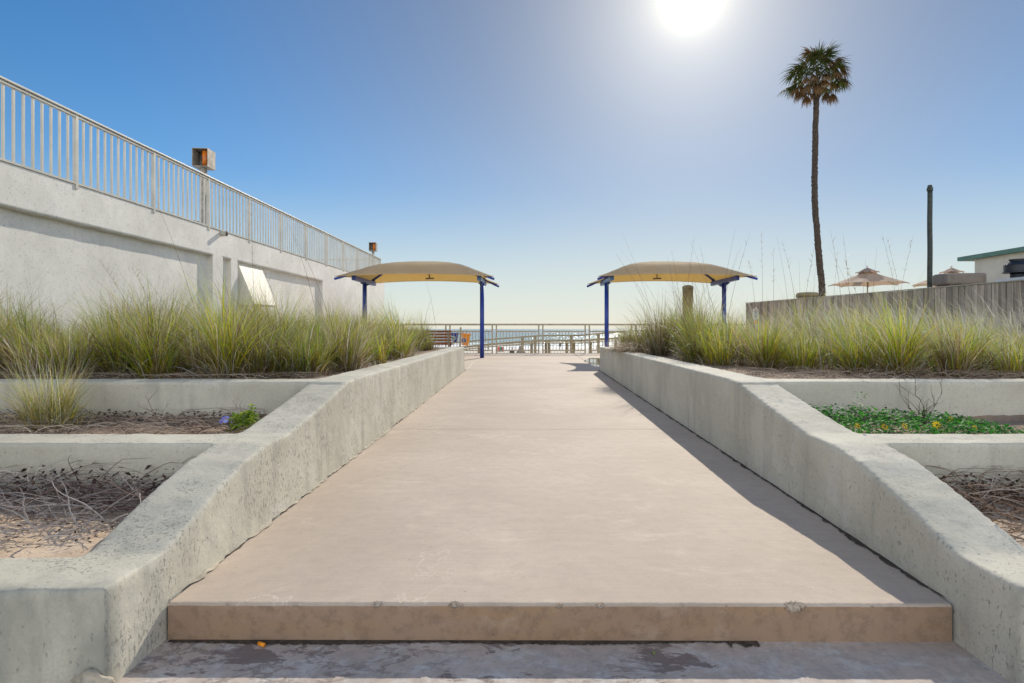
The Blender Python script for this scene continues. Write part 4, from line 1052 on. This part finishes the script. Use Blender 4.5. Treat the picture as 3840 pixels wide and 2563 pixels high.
# leafy plants
def leaf_mesh(name, centre, pts, size, cols, mat, seed, up=.6):
    rr = random.Random(seed); V = []; Fc = []; C = []
    for p in pts:
        s = size * rr.uniform(.6, 1.2); a = rr.uniform(0, 6.28); pit = rr.uniform(-.5, up)
        d = Vector((math.cos(a) * math.cos(pit), math.sin(a) * math.cos(pit), math.sin(pit))); w = d.cross(Vector((rr.uniform(-.4, .4), rr.uniform(-.4, .4), 1))).normalized(); n = w.cross(d)
        c = rr.choice(cols); f = rr.uniform(.75, 1.25); c = tuple(q * f for q in c); p = Vector(p); k = len(V)
        V += [p, p + d * s * .35 + w * s * .26, p + d * s * .5 - n * s * .05, p + d * s * .35 - w * s * .26, p + d * s * .75 + w * s * .17, p + d * s - n * s * .12, p + d * s * .75 - w * s * .17]
        C += [c] * 7; Fc += [(k, k + 1, k + 2, k + 3), (k + 1, k + 4, k + 5, k + 2), (k + 2, k + 5, k + 6, k + 3)]
    me = np_mesh(name, np.array([tuple(v - Vector(centre)) for v in V]), np.array(Fc), np.array(C)); me.materials.append(mat)
    o = bpy.data.objects.new(name, me); COL.objects.link(o); return o
# ------------------------------------------------------------------ dead brush in the lower beds
def brush(name, x0, x1, y0, y1, z, n, rmin, rmax, hmax, label, cols, seed, lmin=.3, lmax=.9, extra=0, bias=None):
    rr = random.Random(seed); mb = MB(); cc = []
    def stem(p, a, L, r, arch, col, br=0):
        pts = []; seg = 10; pos = Vector(p); pit = rr.uniform(.05, arch); yaw = a
        for i in range(seg + 1):
            pts.append(pos.copy()); yaw += rr.uniform(-.26, .26); pit += rr.uniform(-.22, .18) - .07
            pos = pos + Vector((math.cos(yaw) * math.cos(pit), math.sin(yaw) * math.cos(pit), math.sin(pit))) * L / seg
            pos.z = max(pos.z, z + .003); pos.x = min(max(pos.x, x0 - .02), x1 + .02); pos.y = min(max(pos.y, y0 - .03), y1 + .03)
            pos.z = min(pos.z, z + hmax)
        k = len(mb.v); mb.tube(pts, [r * (1 - .8 * i / seg) for i in range(seg + 1)], 5, 0, False); cc.extend([col] * (len(mb.v) - k))
        if br > 0:
            for q in range(rr.randint(1, 3)):
                stem(pts[rr.randint(2, seg - 1)], yaw + rr.uniform(-1.2, 1.2), L * rr.uniform(.3, .6), r * .6, 1.0, col, br - 1)
    for i in range(n):
        t = rr.random() ** (bias or 1); y = y0 + (y1 - y0) * t
        col = rr.choice(cols); f = rr.uniform(.7, 1.25)
        stem((rr.uniform(x0, x1), y, z + rr.uniform(0, .03)), rr.choice((0, math.pi)) + rr.uniform(-.7, .7), rr.uniform(lmin, lmax), rr.uniform(rmin, rmax), .9, tuple(c * f for c in col), 1 if rr.random() < .35 else 0)
    for i in range(extra):     # shrivelled leaves
        x = rr.uniform(x0, x1); y = rr.uniform(y1 - .45, y1); zz = z + rr.uniform(.03, hmax * .8); s = rr.uniform(.008, .02); a = rr.uniform(0, 6.28); k = len(mb.v)
        d = Vector((math.cos(a), math.sin(a), rr.uniform(-.8, .3))) * s; u = Vector((-math.sin(a), math.cos(a), rr.uniform(-.5, .5))) * s * .6; p = Vector((x, y, zz))
        mb.add([p - d, p + u, p + d, p - u + Vector((0, 0, s * .5))], [(0, 1, 2, 3)]); cc.extend([(.055, .035, .028)] * 4)
    o = mb.build(name, M['twig']); a = o.data.attributes.new('Col', 'FLOAT_COLOR', 'POINT'); a.data.foreach_set('color', [q for c in cc for q in (*c, 1)])
    return tag(o, label, None, None, 'stuff')
GREYS = [(.34, .29, .27), (.26, .21, .19), (.44, .39, .36), (.18, .13, .11), (.12, .08, .07)]
STRAW = [(.44, .36, .28), (.30, .23, .18), (.52, .45, .37), (.17, .12, .09)]
brush('dead_brush', -5.2, -1.80, 2.48, 3.12, -.91, 900, .0013, .0042, .20, 'tangle of grey leafless vines on sand in the left lower planter', GREYS, 1, .15, .6, extra=900, bias=.55)
brush('dead_brush', -3.2, -1.80, 2.40, 2.75, -.91, 46, .0022, .0046, .24, 'thick bleached vine stems arching over the left lower planter sand', [(.46, .42, .40), (.38, .33, .31)], 21, .2, .5)
brush('leaf_litter', -5.5, -1.82, 3.50, 4.45, -.70, 620, .0013, .0032, .07, 'flat mat of straw-coloured dead stems in the left middle planter', STRAW, 2, .15, .45, extra=500)
brush('dead_brush', 2.05, 5.2, 2.42, 3.12, -.925, 700, .0015, .0038, .16, 'brown matted dead stems in the right lower planter', [(.24, .15, .10), (.34, .26, .20), (.15, .09, .06), (.42, .36, .31)], 3, extra=1500, bias=.5)
brush('leaf_litter', -6.5, -1.85, 4.86, 5.3, -.45, 420, .001, .0022, .05, 'thin dry stems lying along the front of the left grass bed', STRAW, 5, .15, .5)
brush('leaf_litter', 2.1, 8.0, 4.86, 5.7, -.45, 650, .001, .0022, .06, 'thin dry stems lying along the front of the right grass bed', STRAW, 6, .15, .5)
def litter(name, x0, x1, y0, y1, z, n, cols, seed, label):
    rr = random.Random(seed)
    o = leaf_mesh(name, (0, 0, 0), [(rr.uniform(x0, x1), rr.uniform(y0, y1), z + rr.uniform(.004, .03)) for _ in range(n)], .024, cols, M['twig'], seed, .35)
    tag(o, label, None, None, 'stuff')
def twig_plant(name, x, y, z, h, label, seed, col=(.13, .09, .07), n=3):
    rr = random.Random(seed); mb = MB(); cc = []
    def go(p, d, L, r, lvl):
        pts = [p]; q = p
        for i in range(5):
            d = (d + Vector((rr.uniform(-.25, .25), rr.uniform(-.25, .25), rr.uniform(-.1, .15)))).normalized(); q = q + d * L / 5; pts.append(q)
            if lvl and rr.random() < .55: go(q, (d + Vector((rr.uniform(-1, 1), rr.uniform(-1, 1), .3))).normalized(), L * .5, r * .6, lvl - 1)
        mb.tube(pts, [r * (1 - .14 * i) for i in range(6)], 5, 0, False)
    for i in range(n): go(Vector((x, y, z)), Vector((rr.uniform(-.5, .5), rr.uniform(-.3, .3), 1)).normalized(), h, .0035, 2)
    o = mb.build(name, M['twig'], loc=(x, y, z)); a = o.data.attributes.new('Col', 'FLOAT_COLOR', 'POINT'); a.data.foreach_set('color', [*col, 1] * len(mb.v)); return tag(o, label, 'dead plant')
BR = [(.10, .065, .045), (.20, .14, .10), (.34, .26, .18), (.05, .035, .03)]
litter('leaf_litter', -5.2, -1.82, 2.3, 3.12, -.915, 1500, BR, 51, 'small brown leaf scraps on the sand of the left lower planter')
litter('leaf_litter', -5.5, -1.82, 3.5, 4.45, -.70, 2600, BR, 52, 'brown leaf scraps over the soil of the left middle planter')
litter('leaf_litter', 2.05, 5.2, 2.4, 3.12, -.93, 1800, BR, 53, 'brown leaf scraps in the right lower planter')
litter('leaf_litter', -6.6, -1.85, 4.86, 5.8, -.455, 2200, BR, 54, 'leaf scraps at the foot of the left grass bed')
litter('leaf_litter', 2.1, 8.4, 4.86, 6.2, -.455, 3200, BR, 55, 'leaf scraps at the foot of the right grass bed')
twig_plant('dead_twig', -2.68, 4.12, -.71, .26, 'bare upright twig in the left middle planter between grass clump and blue flower', 4, (.2, .15, .12), 1)
twig_plant('dead_twig', 2.88, 4.05, -.70, .26, 'bare dark twig sprouting among the yellow flowers', 8, (.11, .07, .055), 4)
twig_plant('dead_twig', -2.05, 4.02, -.71, .22, 'thin pale twig behind the blue flower', 14, (.3, .25, .2), 1)
fx, fy_, fz = PX(915, 3.78), 3.78, -.70
rr = random.Random(31)
e = empty('flowering_plant', (fx, fy_, fz), 'bright yellow green plant with one blue flower head in the left middle planter', 'plant')
pts = []
for i in range(340):
    a = rr.uniform(0, 6.28); q = .088 * math.sqrt(rr.random()); pts.append((fx + q * math.cos(a), fy_ + q * math.sin(a), fz + rr.uniform(.02, .135) * (1.2 - q * 5)))
for i in range(50): pts.append((fx + .04 + rr.uniform(-.012, .03), fy_ + rr.uniform(-.02, .02), fz + rr.uniform(.1, .185)))
o = leaf_mesh('foliage', e.location, pts, .038, [(.30, .42, .03), (.22, .36, .03), (.40, .48, .06), (.16, .28, .03)], M['leaf'], 3); o.parent = e
hx, hy, hz = PX(846, 3.68), 3.68, PZ(1581, 3.68); V = []; Fc = []; C = []
for i in range(17):
    a = rr.uniform(0, 6.28); b_ = rr.uniform(-.2, 1.4); rad = .036; c = Vector((hx + rad * math.cos(a) * math.cos(b_), hy + rad * math.sin(a) * math.cos(b_) * .8, hz + rad * math.sin(b_) * .9)); n = (c - Vector((hx, hy, hz))).normalized(); u = n.orthogonal().normalized(); w = n.cross(u)
    col = (.30 * rr.uniform(.8, 1.4), .33 * rr.uniform(.8, 1.3), .85)
    for k in range(5):
        t = k * 1.2566; d1 = u * math.cos(t) + w * math.sin(t); d2 = u * math.cos(t + .5) + w * math.sin(t + .5); d3 = u * math.cos(t - .5) + w * math.sin(t - .5); k0 = len(V)
        V += [c, c + d2 * .009 + n * .001, c + d1 * .014, c + d3 * .009 + n * .001]; C += [col] * 4; Fc.append((k0, k0 + 1, k0 + 2, k0 + 3))
me = np_mesh('flower_head', np.array([tuple(v - e.location) for v in V]), np.array(Fc), np.array(C)); me.materials.append(M['leaf']); o = bpy.data.objects.new('flower_head', me); COL.objects.link(o); o.parent = e
MB().tube([(fx - .02, fy_, fz), (hx + .03, hy + .02, fz + .04), (hx, hy, hz)], .0025, 6).build('stem', M['pole_dark'], e)
# beach sunflowers
rr = random.Random(77); pts = []
for i in range(2600):
    x = 2.08 + 1.22 * rr.random() ** 1.15; y = rr.uniform(3.5, 4.35); hh = .13 * (1 - ((x - 2.1) / 1.3) ** 2 * .8) * (.6 + .5 * math.sin(x * 9 + y * 4) ** 2)
    pts.append((x, y, -.70 + hh * rr.uniform(.15, 1.0)))
for i in range(25): pts.append((2.46 + rr.uniform(-.03, .03), 4.15 + rr.uniform(-.02, .02), -.70 + rr.uniform(.1, .23)))
o = leaf_mesh('ground_cover', (0, 0, 0), pts, .036, [(.05, .24, .03), (.07, .32, .04), (.03, .14, .025), (.12, .38, .05)], M['leaf'], 4, .8)
tag(o, 'low green leafy creeper carpeting the right middle planter', None, None, 'stuff')
names = ['leftmost', 'second from left', 'third from left', 'fourth from left', 'fifth from left', 'rightmost']
for k, (px, py) in enumerate([(3216, 1599), (3317, 1602), (3393, 1599), (3512, 1595), (3565, 1574), (3655, 1604)]):
    d = 3.62 if k != 4 else 4.0; c = Vector((PX(px, d), d, PZ(py, d))); V = []; Fc = []; C = []; r = random.Random(k)
    n = Vector((r.uniform(-.3, .3), -1, r.uniform(.1, .7))).normalized(); u = n.orthogonal().normalized(); w = n.cross(u)
    if k == 3:
        pass
    for q in range(10):
        t = q * .628; d1 = u * math.cos(t) + w * math.sin(t); d2 = u * math.cos(t + .24) + w * math.sin(t + .24); d3 = u * math.cos(t - .24) + w * math.sin(t - .24); k0 = len(V); s = 1.25 if k == 3 else (.7 if k == 5 else 1)
        V += [d1 * .004, d2 * .015 * s, d1 * .025 * s + n * .002, d3 * .015 * s]; C += [(.85, .55, .01)] * 4; Fc.append((k0, k0 + 1, k0 + 2, k0 + 3))
    k0 = len(V)
    V += [n * .004 + u * .006, n * .004 + w * .006, n * .004 - u * .006, n * .004 - w * .006]; C += [(.10, .05, .01)] * 4; Fc.append((k0, k0 + 1, k0 + 2, k0 + 3))
    me = np_mesh('yellow_flower', np.array([tuple(v) for v in V]), np.array(Fc), np.array(C)); me.materials.append(M['leaf']); o = bpy.data.objects.new('yellow_flower', me); COL.objects.link(o); o.location = c
    tag(o, f'{names[k]} yellow daisy-like flower on the green creeper', 'flower', 'yellow flowers on the creeper')
# small things on the ground
rr = random.Random(6); bm = bmesh.new(); bmesh.ops.create_icosphere(bm, subdivisions=4, radius=.062)
for v in bm.verts:
    n = v.co.normalized(); v.co += n * (.010 * math.sin(n.x * 5 + 1) + .008 * math.sin(n.y * 7 + n.z * 5) + .003 * math.sin(n.x * 23 + n.z * 19)); v.co.z *= .95
me = bpy.data.meshes.new('stone'); bm.to_mesh(me); bm.free(); me.materials.append(M['mortar']); me.polygons.foreach_set('use_smooth', [True] * len(me.polygons))
o = bpy.data.objects.new('stone', me); COL.objects.link(o); o.location = (PX(366, 1.95), 1.93, -1.225); tag(o, 'rounded tan stone at the front corner of the left planter wall', 'stone')
o = MB().tube([(-1.055, 2.205, -1.238), (-1.027, 2.192, -1.238)], .0075, 10).build('foam_scrap', M['pot_orange'], None, True); tag(o, 'tiny orange cylinder scrap lying below the ramp edge', 'litter')
def leaf_on_ground(name, x, y, z, s, col, label, seed):
    o = leaf_mesh(name, (x, y, z), [(x, y, z + .004)], s, [col], M['leaf'], seed, .05); o.location = (x, y, z); tag(o, label, 'leaf')
leaf_on_ground('fallen_leaf', 1.80 - .12, 2.06, -1.247, .03, (.45, .30, .14), 'dry tan leaf on the lower step by the right wall', 2)
leaf_on_ground('fallen_leaf', .49, 2.16, -1.247, .02, (.30, .42, .08), 'tiny green leaf sliver on the shaded lower step', 5)
